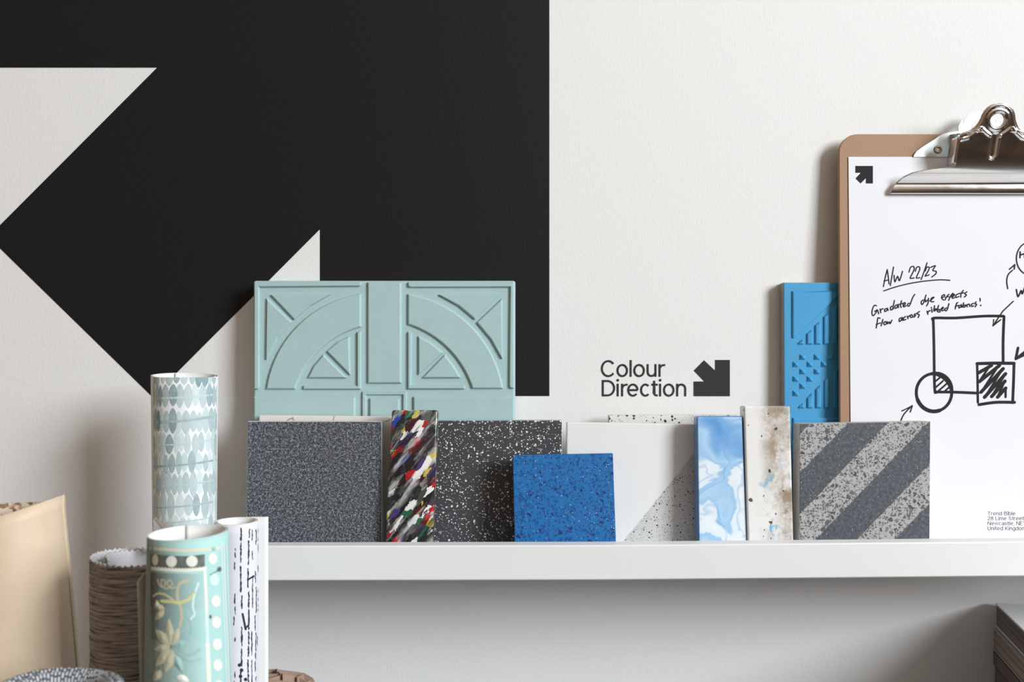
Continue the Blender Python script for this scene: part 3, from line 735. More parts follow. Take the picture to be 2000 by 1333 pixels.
# side cheeks of the lever: bent back towards the base plate
for sgn in (-1, 1):
    vs = []; fs = []
    rows = list(range(845, 505, -20))
    for y in rows:
        d0, x, v_, _ = lever_row(y); d0 -= 0.001
        d1 = max(0.0028, d0 * (0.40 + 0.2 * (845 - y) / 340))
        for k in range(5):
            t = k / 4; vs.append((ucen + sgn * (x + 0.0012 * math.sin(t * math.pi / 2)), -0.001 - d0 + (d0 - d1) * t, v_))
    for r in range(len(rows) - 1):
        for k in range(4): fs.append((r * 5 + k, r * 5 + k + 1, (r + 1) * 5 + k + 1, (r + 1) * 5 + k))
    o = mesh('cheek', vs, fs, M['chrome'], lev, True); sd = o.modifiers.new('thickness', 'SOLIDIFY'); sd.thickness = 0.0008
# base plate lying on the board, its own hanging ring above the board's edge
hx = lambda x: (x - 1252) * S6 * 1.0
dep = D + pl.yb
def onboard(px, py): return pl.uv(px, py)
bp_half = [(258, 772), (268, 745), (295, 708), (350, 665), (420, 620), (500, 570), (560, 525), (620, 498), (690, 482), (790, 468), (850, 440), (890, 400), (920, 350), (945, 300), (975, 262), (1010, 243)]
ptsL = [onboard(1740 + x / 6.058, 180 + y / 6.058) for x, y in bp_half]
# the base is symmetric about the clip's middle: its ring centre
topv = ptsL[-1][1] + 0.0004
ringc = (ucen, topv - 0.0118)
left = [p for p in ptsL[:10]]
neck = [(ucen - 0.0150, left[-1][1] + 0.0035), (ucen - 0.0122, left[-1][1] + 0.0085)]
ringpts = [(ringc[0] + 0.0118 * math.cos(math.radians(a)), ringc[1] + 0.0118 * math.sin(math.radians(a))) for a in range(170, 89, -10)]
half = left + neck + ringpts
outb = half + [(2 * ucen - u, v) for u, v in half[::-1][1:]]
n = len(outb); hole = [(ringc[0] + 0.0062 * math.cos(2 * math.pi * i / 24), ringc[1] + 0.0062 * math.sin(2 * math.pi * i / 24)) for i in range(24)]
bm = bmesh.new()
e1 = []; ov = [bm.verts.new((u, -0.0010, v)) for u, v in outb]; hv = [bm.verts.new((u, -0.0010, v)) for u, v in hole]
ed = [bm.edges.new((ov[i], ov[(i + 1) % n])) for i in range(n)] + [bm.edges.new((hv[i], hv[(i + 1) % 24])) for i in range(24)]
bmesh.ops.triangle_fill(bm, use_beauty=True, edges=ed)
for f in bm.faces:
    if f.normal.y > 0: f.normal_flip()
base_o = bm_obj('base_plate', bm, M['zinc'], cl)
sd = base_o.modifiers.new('thickness', 'SOLIDIFY'); sd.thickness = 0.0010; sd.offset = 0
def disc3(name, u, v, y0, prof2, mat, parent, n=20):
    vs = []; fs = []
    for r, y in prof2: vs += [(u + r * math.cos(2 * math.pi * i / n), y0 - y, v + r * math.sin(2 * math.pi * i / n)) for i in range(n)]
    for k in range(len(prof2) - 1):
        for i in range(n): fs.append((k * n + i, k * n + (i + 1) % n, (k + 1) * n + (i + 1) % n, (k + 1) * n + i))
    fs.append(tuple(range((len(prof2) - 1) * n, len(prof2) * n))); return mesh(name, vs, fs, mat, parent, True)
ru, rv = onboard(1740 + 545 / 6.058, 180 + 688 / 6.058)
for s_ in (-1, 1):
    u = ucen + s_ * (ucen - ru)
    disc3('rivet', u, rv, -0.0012, [(0.0030, 0), (0.0030, 0.0006), (0.0024, 0.0010), (0.0016, 0.0010), (0.0012, 0.0002), (0.0004, 0.0002)], M['rivet'], base_o)
    u2 = ucen + s_ * (ucen - onboard(1740 + 745 / 6.058, 300)[0])
    disc3('rivet', u2, rv, -0.0012, [(0.0024, 0), (0.0024, 0.0006), (0.0018, 0.0009), (0.0008, 0.0009)], M['zinc'], base_o)
    # hinge ear standing up from the base plate, with the spring between
    e0 = onboard(1740 + 690 / 6.058, 180 + 510 / 6.058); e1_ = onboard(1740 + 640 / 6.058, 180 + 770 / 6.058)
    ux = lambda u: ucen + s_ * (ucen - u)
    pts = [(e0[0], e0[1]), (e0[0] + 0.0075, e0[1] - 0.001), (e0[0] + 0.0075, e1_[1] + 0.003), (e1_[0] + 0.004, e1_[1] + 0.003)]
    vs = [(ux(u), -0.0015, v) for u, v in pts] + [(ux(u) - s_ * 0.001, -0.0075, v - 0.001) for u, v in pts]
    mesh('hinge_ear', vs, [(0, 1, 5, 4), (1, 2, 6, 5), (2, 3, 7, 6), (3, 0, 4, 7), (4, 5, 6, 7)], M['zinc'], base_o)
# torsion spring behind the lever
vs = []; fs = []; n = 8; turns = 7; steps = turns * 18
sc_v = vb + Zc(600)
for i in range(steps + 1):
    a = 2 * math.pi * i / 18; u = ucen - 0.020 + 0.040 * i / steps; rr = 0.0042
    cxp = (u, -0.0075 + rr * math.cos(a), sc_v + rr * math.sin(a))
    for k in range(n):
        b_ = 2 * math.pi * k / n; vs.append((cxp[0] + 0.0007 * math.sin(b_), cxp[1] + 0.0007 * math.cos(b_) * math.cos(a), cxp[2] + 0.0007 * math.cos(b_) * math.sin(a)))
for i in range(steps):
    for k in range(n): fs.append((i * n + k, i * n + (k + 1) % n, (i + 1) * n + (k + 1) % n, (i + 1) * n + k))
mesh('spring', vs, fs, M['zinc'], cl, True)

# ------------------------------------------------------------------ sheet of paper held by the clip
M['paper'] = plain('white_paper', (0.80, 0.80, 0.835), 0.75, 0.25, nscale=14, namt=0.012)
M['inkp'] = plain('black_marker_ink', (0.024, 0.024, 0.027), 0.75, 0.15)
ptl = pl.uv(1656.5, 307); pbl = pl.uv(1662.5, 1050)
PY = -0.0006
papr = setp(pl.place(empty('paper_sheet', (0, 0, 0))), 'white sheet with marker sketches and handwriting clipped to the clipboard', 'paper')
k = (pbl[0] - ptl[0]) / (pbl[1] - ptl[1]); pw = 0.208
vs = []; NZ = 12
for i in range(NZ + 1):
    v = 0.0012 + (ptl[1] - 0.0012) * i / NZ; u = ptl[0] + k * (v - ptl[1])
    vs += [(u, PY, v), (u + pw, PY, v - 0.000)]
fs = [(2 * i, 2 * i + 1, 2 * i + 3, 2 * i + 2) for i in range(NZ)]
o = mesh('sheet', vs, fs, M['paper'], papr); sd = o.modifiers.new('thickness', 'SOLIDIFY'); sd.thickness = 0.0002; sd.offset = 0
PYI = PY - 0.00022
def onpaper(px, py):
    u, v = pl.uv(px, py); return (u, PYI, v)
def lay(scale, ox, oy): return lambda pts: [(ox + x / scale, oy + y / scale) for x, y in pts]
z6a = lay(3.508, 1480, 180); z5 = lay(7.143, 1660, 490); z6b = lay(5.554, 1740, 600); z4 = lay(4.758, 1880, 440)
ink = Ink(); ink.poly(z6a([(666, 508), (786, 508), (786, 628), (738, 628), (738, 592), (702, 628), (667, 594), (703, 555), (666, 555)])); ink.build('printed_arrow_mark', onpaper, M['inkp'], papr, 4e-7)
ink = Ink()
for i, tx in enumerate(('Trend Bible', '28 Lime Street', 'Newcastle, NE1 2', 'United Kingdom')):
    letters(ink, tx, 1928, (1006.9, 1016.5, 1026.2, 1036.0)[i], 7.5, track=0.14, wscale=0.72)
ink.build('printed_address', onpaper, M['inkp'], papr, 4e-7)
hand = [[(462, 503), (485, 385), (515, 265)], [(515, 265), (530, 370), (540, 465)], [(470, 425), (530, 410)], [(603, 230), (580, 360), (558, 488)],
        [(610, 345), (622, 435), (660, 360), (685, 420), (728, 290)], [(818, 300), (840, 235), (880, 222), (890, 260), (860, 330), (835, 385), (890, 382)],
        [(905, 290), (925, 235), (960, 228), (968, 265), (940, 330), (922, 382), (970, 378)], [(1070, 172), (1030, 290), (988, 405)],
        [(1045, 285), (1065, 235), (1095, 232), (1098, 260), (1065, 320), (1045, 355), (1100, 338)], [(1120, 235), (1185, 212), (1150, 275), (1195, 290), (1190, 325), (1135, 370)],
        [(465, 563), (640, 505), (850, 455), (1050, 425), (1250, 408), (1388, 415)],
        [(365, 770), (335, 765), (308, 820), (302, 880), (320, 908), (355, 870), (375, 825)], [(340, 850), (378, 830), (395, 882)], [(415, 815), (425, 868)], [(420, 840), (440, 815), (458, 812)],
        [(510, 808), (480, 820), (482, 850), (510, 835), (515, 805), (530, 835)], [(580, 775), (560, 795), (565, 828), (590, 810), (615, 695)], [(598, 780), (600, 815)],
        [(660, 755), (625, 770), (625, 805), (650, 795), (665, 755), (672, 795)], [(715, 700), (700, 760), (710, 795)], [(680, 752), (735, 735)], [(735, 775), (765, 750), (760, 725), (740, 745), (745, 785), (780, 770)],
        [(825, 735), (800, 745), (805, 775), (830, 760), (868, 660), (898, 612)], [(1015, 690), (990, 710), (995, 750), (1020, 730), (1055, 620)], [(1045, 680), (1050, 715), (1075, 690)], [(1090, 665), (1085, 730), (1062, 772)],
        [(1110, 700), (1155, 665), (1165, 650), (1130, 665), (1125, 710), (1165, 712)], [(1270, 660), (1310, 640), (1310, 615), (1280, 630), (1275, 665), (1300, 690)], [(1375, 610), (1345, 640), (1320, 690)], [(1325, 655), (1365, 640)],
        [(1430, 595), (1400, 630), (1370, 695)], [(1380, 650), (1415, 635)], [(1415, 650), (1450, 625), (1445, 608), (1420, 630), (1425, 665), (1455, 655)], [(1505, 605), (1475, 620), (1475, 655), (1515, 640)],
        [(1575, 555), (1545, 600), (1540, 650)], [(1510, 600), (1580, 590)], [(1625, 575), (1595, 600), (1618, 620), (1590, 648)],
        [(415, 945), (385, 940), (375, 1000), (362, 1080)], [(362, 1030), (420, 1010)], [(455, 960), (430, 1050)], [(485, 990), (465, 1010), (480, 1035), (505, 1015), (490, 990)], [(515, 990), (520, 1020), (545, 995), (555, 1020), (580, 970)],
        [(720, 935), (685, 950), (685, 988), (712, 970), (722, 935), (730, 975)], [(770, 920), (745, 940), (745, 970), (775, 960)], [(795, 915), (805, 950)], [(800, 930), (830, 905)], [(850, 895), (835, 910), (845, 935), (870, 920), (855, 893)],
        [(905, 880), (890, 900), (910, 905), (885, 930)], [(965, 850), (925, 880), (960, 895), (945, 935)], [(1070, 845), (1082, 890)], [(1078, 870), (1100, 840), (1115, 840)], [(1135, 815), (1140, 860)],
        [(1175, 770), (1165, 840), (1195, 830), (1195, 810), (1170, 825)], [(1230, 765), (1215, 845), (1250, 855), (1245, 820), (1220, 835)], [(1265, 825), (1295, 805), (1290, 790), (1270, 810), (1280, 840), (1305, 830)],
        [(1345, 800), (1320, 810), (1325, 840), (1350, 825), (1375, 740)], [(1500, 725), (1480, 740), (1462, 815)], [(1462, 780), (1500, 765)], [(1540, 760), (1515, 770), (1515, 800), (1540, 785), (1545, 755), (1555, 790)],
        [(1580, 730), (1570, 785), (1600, 785), (1600, 760), (1575, 770)], [(1620, 755), (1630, 785)], [(1625, 765), (1650, 745)], [(1660, 750), (1668, 780)], [(1715, 735), (1690, 750), (1695, 780), (1720, 770)],
        [(1755, 715), (1735, 740), (1760, 750), (1740, 785)], [(1808, 665), (1810, 705)]]
ink = Ink()
for s_ in hand[:11]: ink.stroke(z5(s_), 2.35)
ink.build('handwriting', onpaper, M['inkp'], papr, 4e-7); ink = Ink()
for s_ in hand[11:]: ink.stroke(z5(s_), 2.35)
ink.disc(z5([(1818, 765)])[0], 1.6); ink.disc(z5([(1130, 795)])[0], 1.4)
ink.build('handwriting', onpaper, M['inkp'], papr, 4e-7); ink = Ink()
for s_ in ([(530, 250), (528, 305)], [(528, 280), (571, 268)], [(575, 235), (570, 300)], [(495, 600), (510, 665), (540, 610), (550, 640), (580, 555)]): ink.stroke(z4(s_), 3.0)
ink.build('handwriting', onpaper, M['inkp'], papr, 4e-7)
PYI -= 0.00005
ink = Ink()
for s_, w in (([(450, 140), (470, 120), (700, 120), (1000, 100), (1215, 100)], 5.2), ([(1222, 105), (1212, 350), (1212, 600)], 5.2), ([(455, 130), (462, 400), (470, 880), (490, 925)], 5.0), ([(480, 922), (700, 925), (940, 935)], 5.4),
              ([(930, 615), (1130, 610), (1330, 612)], 6.2), ([(930, 610), (935, 800), (938, 1035)], 4.4), ([(1330, 618), (1325, 800), (1315, 1040)], 5.2), ([(950, 1060), (1130, 1035), (1335, 1035)], 5.8)):
    ink.stroke(z6b(s_), w)
circ = [(463 + 192 * math.cos(math.radians(a)), 928 - 205 * math.sin(math.radians(a))) for a in range(0, 361, 6)]
cw_ = [5.6 + 4.8 * max(0, math.sin(math.radians(a * 1.7 + 5))) * (1 if a < 100 else 0) + (1.8 if 200 < a < 290 else 0) for a in range(0, 361, 6)]
ink.stroke(z6b(circ), cw_, smooth=False, caps=False)
for s_ in ([(482, 805), (525, 768)], [(485, 870), (560, 803)], [(510, 912), (600, 833)], [(585, 908), (645, 855)]): ink.stroke(z6b(s_), 3.4, smooth=False)
for a_, b_ in (((945, 715), (1085, 635)), ((955, 810), (1172, 635)), ((972, 925), (1212, 670)), ((1010, 980), (1238, 725)), ((1088, 972), (1232, 805)), ((1152, 978), (1240, 880))): ink.stroke(z6b([a_, b_]), 6.6, smooth=False)
for a_, b_ in (((1060, 650), (960, 800)), ((1150, 655), (985, 910)), ((1195, 690), (1020, 970)), ((1225, 745), (1095, 960)), ((1225, 815), (1155, 970)), ((1240, 885), (1238, 978))): ink.stroke(z6b([a_, b_]), 4.2, smooth=False)
for s_ in ([(105, 1230), (140, 1160), (225, 1070)], [(115, 1128), (170, 1102), (228, 1072)], [(228, 1072), (205, 1140)]): ink.stroke(z6b(s_), 2.4)
for s_, w in (([(465, 710), (370, 800), (278, 935)], 2.4), ([(285, 880), (275, 935), (350, 880)], 2.4), ([(415, 592), (405, 520), (420, 460), (460, 420)], 2.4), ([(430, 412), (480, 368)], 2.6), ([(480, 368), (475, 410)], 2.6),
              ([(490, 1245), (560, 1190), (640, 1125)], 5.0), ([(510, 1142), (490, 1245)], 5.0), ([(490, 1245), (585, 1200)], 4.4)): ink.stroke(z4(s_), w, smooth=len(s_) > 3)
ink.stroke(z4([(620 + 125 * math.cos(math.radians(a)), 312 + 152 * math.sin(math.radians(a))) for a in range(0, 361, 10)]), 2.4, smooth=False)
ink.build('marker_drawing', onpaper, M['inkp'], papr, 4e-7)

# ------------------------------------------------------------------ worktop below (out of frame, carries the rolls)
ZT = -0.40
tb = setp(empty('worktop_table', (0.1, -0.28, ZF)), 'blue-grey worktop below the ledge that the rolls and books stand on', 'table')
box('table_top', -0.85, 0.75, -0.06, 0.275, ZT - 0.03 - ZF, ZT - ZF, M['table'], tb, 0.001)
for sx_ in (-0.80, 0.66):
    for sy_ in (-0.04, 0.20): box('leg', sx_, sx_ + 0.04, sy_, sy_ + 0.04, 0, ZT - 0.03 - ZF, M['tableleg'], tb)

# ------------------------------------------------------------------ rolls
def roll(name, cx, cy, R, zt, turns, th, mats, taper=0.0, pitch=None, a0=90.0, circ=0.95, flap=0.0, nseg=72, rows=None, hfun=None, rfun=None, zb=None, parent=None, flare=None):
    """wound sheet: starts at angle a0 and winds counter-clockwise inwards. slot 0 outside, slot 1 inside, slot 2 cut edge"""
    zb = ZT + 0.0003 if zb is None else zb
    pitch = pitch or th * 1.5
    path = []; s = 0.0
    N = int(nseg * turns)
    if flap:
        a = math.radians(a0); tx, ty = math.sin(a), -math.cos(a)
        for i in range(6, 0, -1):
            k = flap * i / 6; path.append((R * math.cos(a) + tx * k, R * math.sin(a) + ty * k, math.cos(a), math.sin(a), R, a0))
    for i in range(N + 1):
        tt = turns * i / N; a = math.radians(a0 + 360 * tt)
        r = R - pitch * max(0.0, tt - circ)
        path.append((r * math.cos(a), r * math.sin(a), math.cos(a), math.sin(a), r, a0 + 360 * tt))
    rows = rows or [0, 0.02, 0.15, 0.4, 1.0]       # fractions of the height from the top
    vs = []; uvs = []; n = len(path); H = zt - zb
    def emit(off):
        ss = 0.0; prev = None
        for (x, y, nx, ny, r, ad) in path:
            if prev: ss += math.hypot(x - prev[0], y - prev[1])
            prev = (x, y)
            dz = hfun(ss, ad, x, y) if hfun else 0.0
            for f in rows:
                z = zt - H * f + dz * max(0.0, 1 - f * 6)
                k = 1 + taper * (zt - z) / R
                if flare: k += flare(z, ad)
                e = rfun(ss, z, ad) if (rfun and off == 0) else 0.0
                vs.append((cx + x * k - nx * off + nx * e, cy + y * k - ny * off + ny * e, z)); uvs.append((ss, z - zt))
    emit(0.0); emit(th)
    m = len(rows); B = n * m; fs = []; fm = []
    for i in range(n - 1):
        for j in range(m - 1):
            a = i * m + j
            fs.append((a, a + 1, a + m + 1, a + m)); fm.append(0)
            fs.append((B + a, B + a + m, B + a + m + 1, B + a + 1)); fm.append(1)
        a = i * m; fs.append((a, a + m, B + a + m, B + a)); fm.append(2)
        a = i * m + m - 1; fs.append((a, B + a, B + a + m, a + m)); fm.append(2)
    for j in range(m - 1):
        a = j; fs.append((a, B + a, B + a + 1, a + 1)); fm.append(2)
        a = (n - 1) * m + j; fs.append((a, a + 1, B + a + 1, B + a)); fm.append(2)
    o = mesh(name, vs, fs, mats, parent, True, fm, uvs)
    return o
def onroll(cx, cy, R, zt, taper, lift=0.00025, org=None):
    def fn(px, py):
        p = hitroll(px, py, cx, cy, lambda z: R + taper * (zt - z) + lift)
        return tuple(Vector(p) - org) if org else p
    return fn
M['pw'] = plain('wallpaper_white_back', (0.78, 0.78, 0.76), 0.7, 0.2)
def tinted(name, rough=0.65, wash=0.22):
    g = G(name); a = g.n('Attribute'); a.attribute_name = 'tint'; c = g.co()
    k = g.noise(c, 260, 4, 0.6)
    return g.done(g.mix(g.ma('MULTIPLY', g.step(k, 0.4, 0.75), wash), a.outputs['Color'], (0.75, 0.77, 0.77)), rough)
M['tint'] = tinted('printed_watercolour_ink')

# tall roll with blue-green leaf rows
rt = dict(cx=-0.2124, cy=-0.075, R=0.0208); zt = P(360, 734, rt['cy'])[2]
M['tallpaper'] = plain('leaf_wallpaper_ground', (0.78, 0.805, 0.81), 0.6, 0.3, nscale=40, namt=0.04)
tall = setp(empty('wallpaper_roll', (rt['cx'], rt['cy'], ZT)), 'tall wallpaper roll printed with rows of blue-green leaf shapes', 'wallpaper roll')
def attach(o, root): o.parent = root; o.matrix_parent_inverse.identity(); o.location = (-root.location[0], -root.location[1], -root.location[2]); return o
attach(roll('sheet', rt['cx'], rt['cy'], rt['R'], zt, 2.3, 0.0004, [M['tallpaper'], M['pw'], M['pw']], taper=-0.010, pitch=0.0016, a0=20, circ=1.0, hfun=lambda s, a, x, y: 0.0012 * math.sin(math.radians(a) - 0.6)), tall)
random.seed(5)
ink = Ink(); inkl = Ink()
def tone(k):     # k: 0 pale .. 1 dark
    a = (0.64, 0.735, 0.74); b_ = (0.10, 0.215, 0.235); return tuple(x + (y - x) * k for x, y in zip(a, b_))
rowsL = [(738, 26, .34, False), (772, 38, .45, True), (823, 38, .45, True), (866, 36, .30, True), (905, 34, .16, True), (946, 38, .28, True), (988, 40, .22, True), (1030, 36, .15, True), (1070, 38, .3, True)] + [(1111 + 41 * i, 38, (.42, .22, .3)[i % 3], True) for i in range(14)]
def leafpoly(cx_, cy_, w, h, k):
    return [(cx_ + w / 2 * (abs(math.sin(t)) ** 1.35) * (1 if math.sin(t) >= 0 else -1), cy_ - h / 2 * math.cos(t)) for t in [2 * math.pi * i / 16 for i in range(16)]]
leaves = []
for y, h, dk, ln in rowsL:
    xx = 296.0
    while xx < 424:
        rel = (xx - 361) / 62.0; fs_ = max(0.35, math.sqrt(max(0, 1 - rel * rel)))
        w = random.uniform(12, 19) * fs_
        k = min(1, max(0.04, dk * random.uniform(0.25, 1.6) * (1.15 - 0.30 * (xx - 298) / 126)))
        if random.random() < 0.22: k = min(0.9, k + 0.33)
        leaves.append((xx + w / 2, y + random.uniform(-3, 3), w, h * random.uniform(1.02, 1.38), k))
        xx += w * random.uniform(0.76, 1.0) + random.uniform(-1, 1.2) + (random.uniform(1, 4) if random.random() < .25 else 0)
leaves.sort(key=lambda l: l[4])
for l in leaves:
    ink.fan([(min(max(x, 299.5), 423), max(y, 737.5)) for x, y in leafpoly(*l)], tone(l[4]))
lv = []
for i, (y, th_, k) in enumerate(((776, 4, .12), (823, 5.0, .45), (868, 3, .15), (909, 3.6, .55), (948, 3, .22), (990, 3.0, .45), (1020, 2.5, .2)) + tuple((1072 + 82 * i, 3.4, .4) for i in range(7))):
    pts = [(299 + 124 * j / 14, y + 2.5 - 13.0 * (j / 14) ** 2 * (1.0 if i != 0 else 0.6)) for j in range(15)]
    inkl = Ink(); inkl.stroke(pts, th_, smooth=False, caps=False, col=tone(k + 0.1)); lv.append(inkl)
fn1 = onroll(rt['cx'], rt['cy'], rt['R'], zt, -0.010, 0.00008, Vector(tall.location)); fn2 = onroll(rt['cx'], rt['cy'], rt['R'], zt, -0.010, 0.00024, Vector(tall.location))
cnt = {'i': 0}
me = ink.build('leaf_print', fn1, M['tint'], tall).data
# each leaf lies a hair above the one before, so the overlaps stay clean
for v in me.vertices: v.co += Vector((v.co.x, v.co.y, 0)).normalized() * (v.index // 17 * 4e-7)
for inkl in lv: inkl.build('line_print', fn2, M['tint'], tall)

# brown ribbed fabric roll with pinked edge
rb = dict(cx=-0.1985, cy=-0.190, R=0.0236); zt = P(267, 1090, rb['cy'])[2]
g = G('brown_ribbed_fabric'); uv = g.co('UV'); c = g.co(); su = g.sep(uv)
st = g.noise(g.comb(g.ma('MULTIPLY', su[0], 60), g.ma('MULTIPLY', su[1], 1000), 0.0), 1.0, 4, 0.65); k2 = g.noise(c, 900, 3)
colr = g.ramp(st, [(0.37, (0.060, 0.050, 0.045)), (0.45, (0.27, 0.235, 0.21)), (0.62, (0.52, 0.465, 0.43))])
colr = g.mix(g.ma('MULTIPLY', k2, 0.3), colr, (0.30, 0.25, 0.22))
M['ribbed'] = g.done(colr, 0.85, 0, g.bump(st, 0.5, 0.0012), 0.2)
g = G('fabric_pale_backing'); c = g.co(); k = g.noise(c, 500, 4, 0.7)
M['backing'] = g.done(g.mix(k, (0.52, 0.52, 0.55), (0.80, 0.80, 0.83)), 0.85, 0, g.bump(k, 0.4, 0.0006), 0.2)
brown = setp(empty('fabric_roll', (rb['cx'], rb['cy'], ZT)), 'brown ribbed fabric roll with a zigzag pinked top edge and white backing', 'fabric roll')
def zig(s, a, x, y): return 0.0009 * abs(((s / 0.0030) % 1.0) * 2 - 1) * 2 - 0.0009 + 0.0018 * max(0, math.sin(math.radians(a - 100)))
rowsB = [0, 0.004] + [0.008 + 0.0034 * i for i in range(100)] + [0.5, 0.7, 1.0]
def ribs(s, z, a):
    q = mnoise.noise(Vector((s * 50, z * 640, 1.3))) * 0.0005 + 0.00022 * math.sin(z * 3100 + 2.2 * mnoise.noise(Vector((s * 40, z * 60, 0))))
    return q
attach(roll('sheet', rb['cx'], rb['cy'], rb['R'], zt, 1.75, 0.0012, [M['ribbed'], M['backing'], M['backing']], pitch=0.0075, a0=310, circ=0.55, nseg=120, rows=rowsB, hfun=zig, rfun=ribs), brown)
# raised cut corner of the fabric standing up at the back of the roll
ob = Vector(brown.location)
pxs = [(300, 1075), (300, 1013), (304, 1009), (308, 1016), (312, 1012), (316, 1019), (320, 1016), (324, 1023), (328, 1020), (332, 1028), (337, 1026), (341, 1036), (346, 1075)]
yk = rb['cy'] + 0.006
bmv = [tuple(Vector(P(x, y, yk + 0.004 * ((x - 300) / 46) ** 2)) - ob) for x, y in pxs]
o = mesh('fabric_corner', bmv, [tuple(range(len(bmv)))], M['ribbed'], brown); sd = o.modifiers.new('thickness', 'SOLIDIFY'); sd.thickness = 0.0011

# black and white streaked roll
rw = dict(cx=-0.1572, cy=-0.150, R=0.0121); zt = P(465, 1018, rw['cy'])[2]
M['streak'] = plain('streaked_paper_ground', (0.72, 0.72, 0.78), 0.6, 0.3, nscale=50, namt=0.05)
M['blackprint'] = plain('black_print', (0.015, 0.015, 0.022), 0.6)
bw = setp(empty('wallpaper_roll', (rw['cx'], rw['cy'], ZT)), 'slim white paper roll with broken black vertical streaks', 'wallpaper roll')
attach(roll('sheet', rw['cx'], rw['cy'], rw['R'], zt, 2.4, 0.0004, [M['streak'], M['pw'], M['pw']], pitch=0.0011, a0=92, circ=0.98, flap=0.0155), bw)
random.seed(11); ink = Ink()
for x0, dens, wd in ((430, .4, 2.2), (438, .25, 1.6), (459, .45, 3.4), (472, .95, 5.0), (486, .85, 4.6), (494, .8, 3.0), (501, .8, 2.4), (505.5, .6, 1.5)):
    y = 1030 + random.uniform(0, 6)
    while y < 1345:
        ln = random.uniform(8, 50) if dens > .7 else random.uniform(3, 20)
        if random.random() < dens:
            n = max(2, int(ln / 3)); pts = []; ws = []
            wob = random.uniform(-1.5, 1.5)
            for i in range(n + 1):
                pts.append((x0 + wob + random.uniform(-.6, .6) - 4.0 * (y - 1030) / 300 * 0.4, y + ln * i / n)); ws.append(max(0.5, wd * random.uniform(0.25, 0.80) * (0.7 if i in (0, n) else 1)))
            ink.stroke(pts, ws, smooth=False, caps=True)
        y += ln + random.uniform(1.5, 9)
for (a_, b_), w in ((((484, 1133), (496, 1126)), 3.5), (((474, 1200), (480, 1230)), 4), (((480, 1228), (485, 1222)), 3)): ink.stroke([a_, b_], w, smooth=False)
for q_ in ((470, 1322), (472, 1310), (480, 1328), (468, 1300)): ink.disc(q_, 3.6, 9)
ink.build('streak_print', onroll(rw['cx'], rw['cy'], rw['R'], zt, 0, 0.0002, Vector(bw.location)), M['blackprint'], bw)

# turquoise patterned roll in front
rf = dict(cx=-0.1555, cy=-0.235, R=0.0186); zt = P(369, 1040, rf['cy'])[2]; tpr = 0.020
g = G('turquoise_wallpaper'); c = g.co(); sp = g.sep(c)
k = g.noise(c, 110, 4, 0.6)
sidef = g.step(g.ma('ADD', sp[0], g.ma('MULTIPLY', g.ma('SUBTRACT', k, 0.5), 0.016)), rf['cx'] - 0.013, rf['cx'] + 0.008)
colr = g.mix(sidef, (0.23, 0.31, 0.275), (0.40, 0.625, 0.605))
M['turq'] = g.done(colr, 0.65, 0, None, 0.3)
turq = setp(empty('wallpaper_roll', (rf['cx'], rf['cy'], ZT)), 'turquoise wallpaper roll with cream dots, border lines and leaf sprays', 'wallpaper roll')
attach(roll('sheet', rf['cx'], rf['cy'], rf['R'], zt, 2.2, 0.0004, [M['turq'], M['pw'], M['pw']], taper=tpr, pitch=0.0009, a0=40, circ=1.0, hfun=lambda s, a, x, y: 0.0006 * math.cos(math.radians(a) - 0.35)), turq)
M['cream'] = tinted('cream_print', wash=0.10)
CR = (0.66, 0.64, 0.50); CW = (0.74, 0.76, 0.68); YL = (0.58, 0.56, 0.27); DKG = (0.10, 0.115, 0.095); GR = (0.30, 0.50, 0.47); TQ = (0.38, 0.64, 0.62); OL = (0.49, 0.48, 0.34); LB = (0.60, 0.78, 0.80)
z2b = lay(4.003, 240, 1000)
fb = lambda lift: onroll(rf['cx'], rf['cy'], rf['R'], zt, tpr, lift, Vector(turq.location))
def clampx(pts, lo=206, hi=830): return [(min(max(x, lo), hi), y) for x, y in pts]
ink = Ink()                                          # ground colours of the bands
def band(y0, y1, x0, x1, col, sag=18, n=16, slant=-40):
    up = []; dn = []
    for i in range(n + 1):
        t = i / n; x = x0 + (x1 - x0) * t; r = (x - 515) / 310; d = sag * (1 - min(1, r * r)) + slant * max(0, t - 0.6) ** 1.3
        up.append((x, y0 + d)); dn.append((x, y1 + d))
    b = len(ink.v); pts = z2b(up) + z2b(dn); ink.v += pts; ink.c += [col] * len(pts)
    for i in range(n): ink.f.append((b + i, b + i + 1, b + n + 2 + i, b + n + 1 + i))
band(330, 430, 214, 640, DKG)
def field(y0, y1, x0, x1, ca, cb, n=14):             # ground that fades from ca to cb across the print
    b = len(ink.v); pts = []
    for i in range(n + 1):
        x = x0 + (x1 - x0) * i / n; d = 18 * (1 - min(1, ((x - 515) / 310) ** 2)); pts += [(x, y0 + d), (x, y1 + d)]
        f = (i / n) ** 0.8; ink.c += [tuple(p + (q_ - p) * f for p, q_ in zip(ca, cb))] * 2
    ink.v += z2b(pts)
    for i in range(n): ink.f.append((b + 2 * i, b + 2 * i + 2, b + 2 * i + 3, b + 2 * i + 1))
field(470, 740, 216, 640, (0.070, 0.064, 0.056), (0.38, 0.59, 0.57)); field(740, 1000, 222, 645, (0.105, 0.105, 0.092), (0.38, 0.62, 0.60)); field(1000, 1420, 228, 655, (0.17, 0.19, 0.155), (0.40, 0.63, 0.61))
band(272, 298, 210, 800, CR); band(425, 455, 222, 655, CW)
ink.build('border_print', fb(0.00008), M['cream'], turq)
ink = Ink()
for x, y, rx in ((252, 378, 24), (380, 390, 42), (540, 388, 45), (704, 368, 34)): ink.disc(z2b([(x, y)])[0], rx / 4.003, 18, 44 / 4.003, CW if x > 300 else CR)
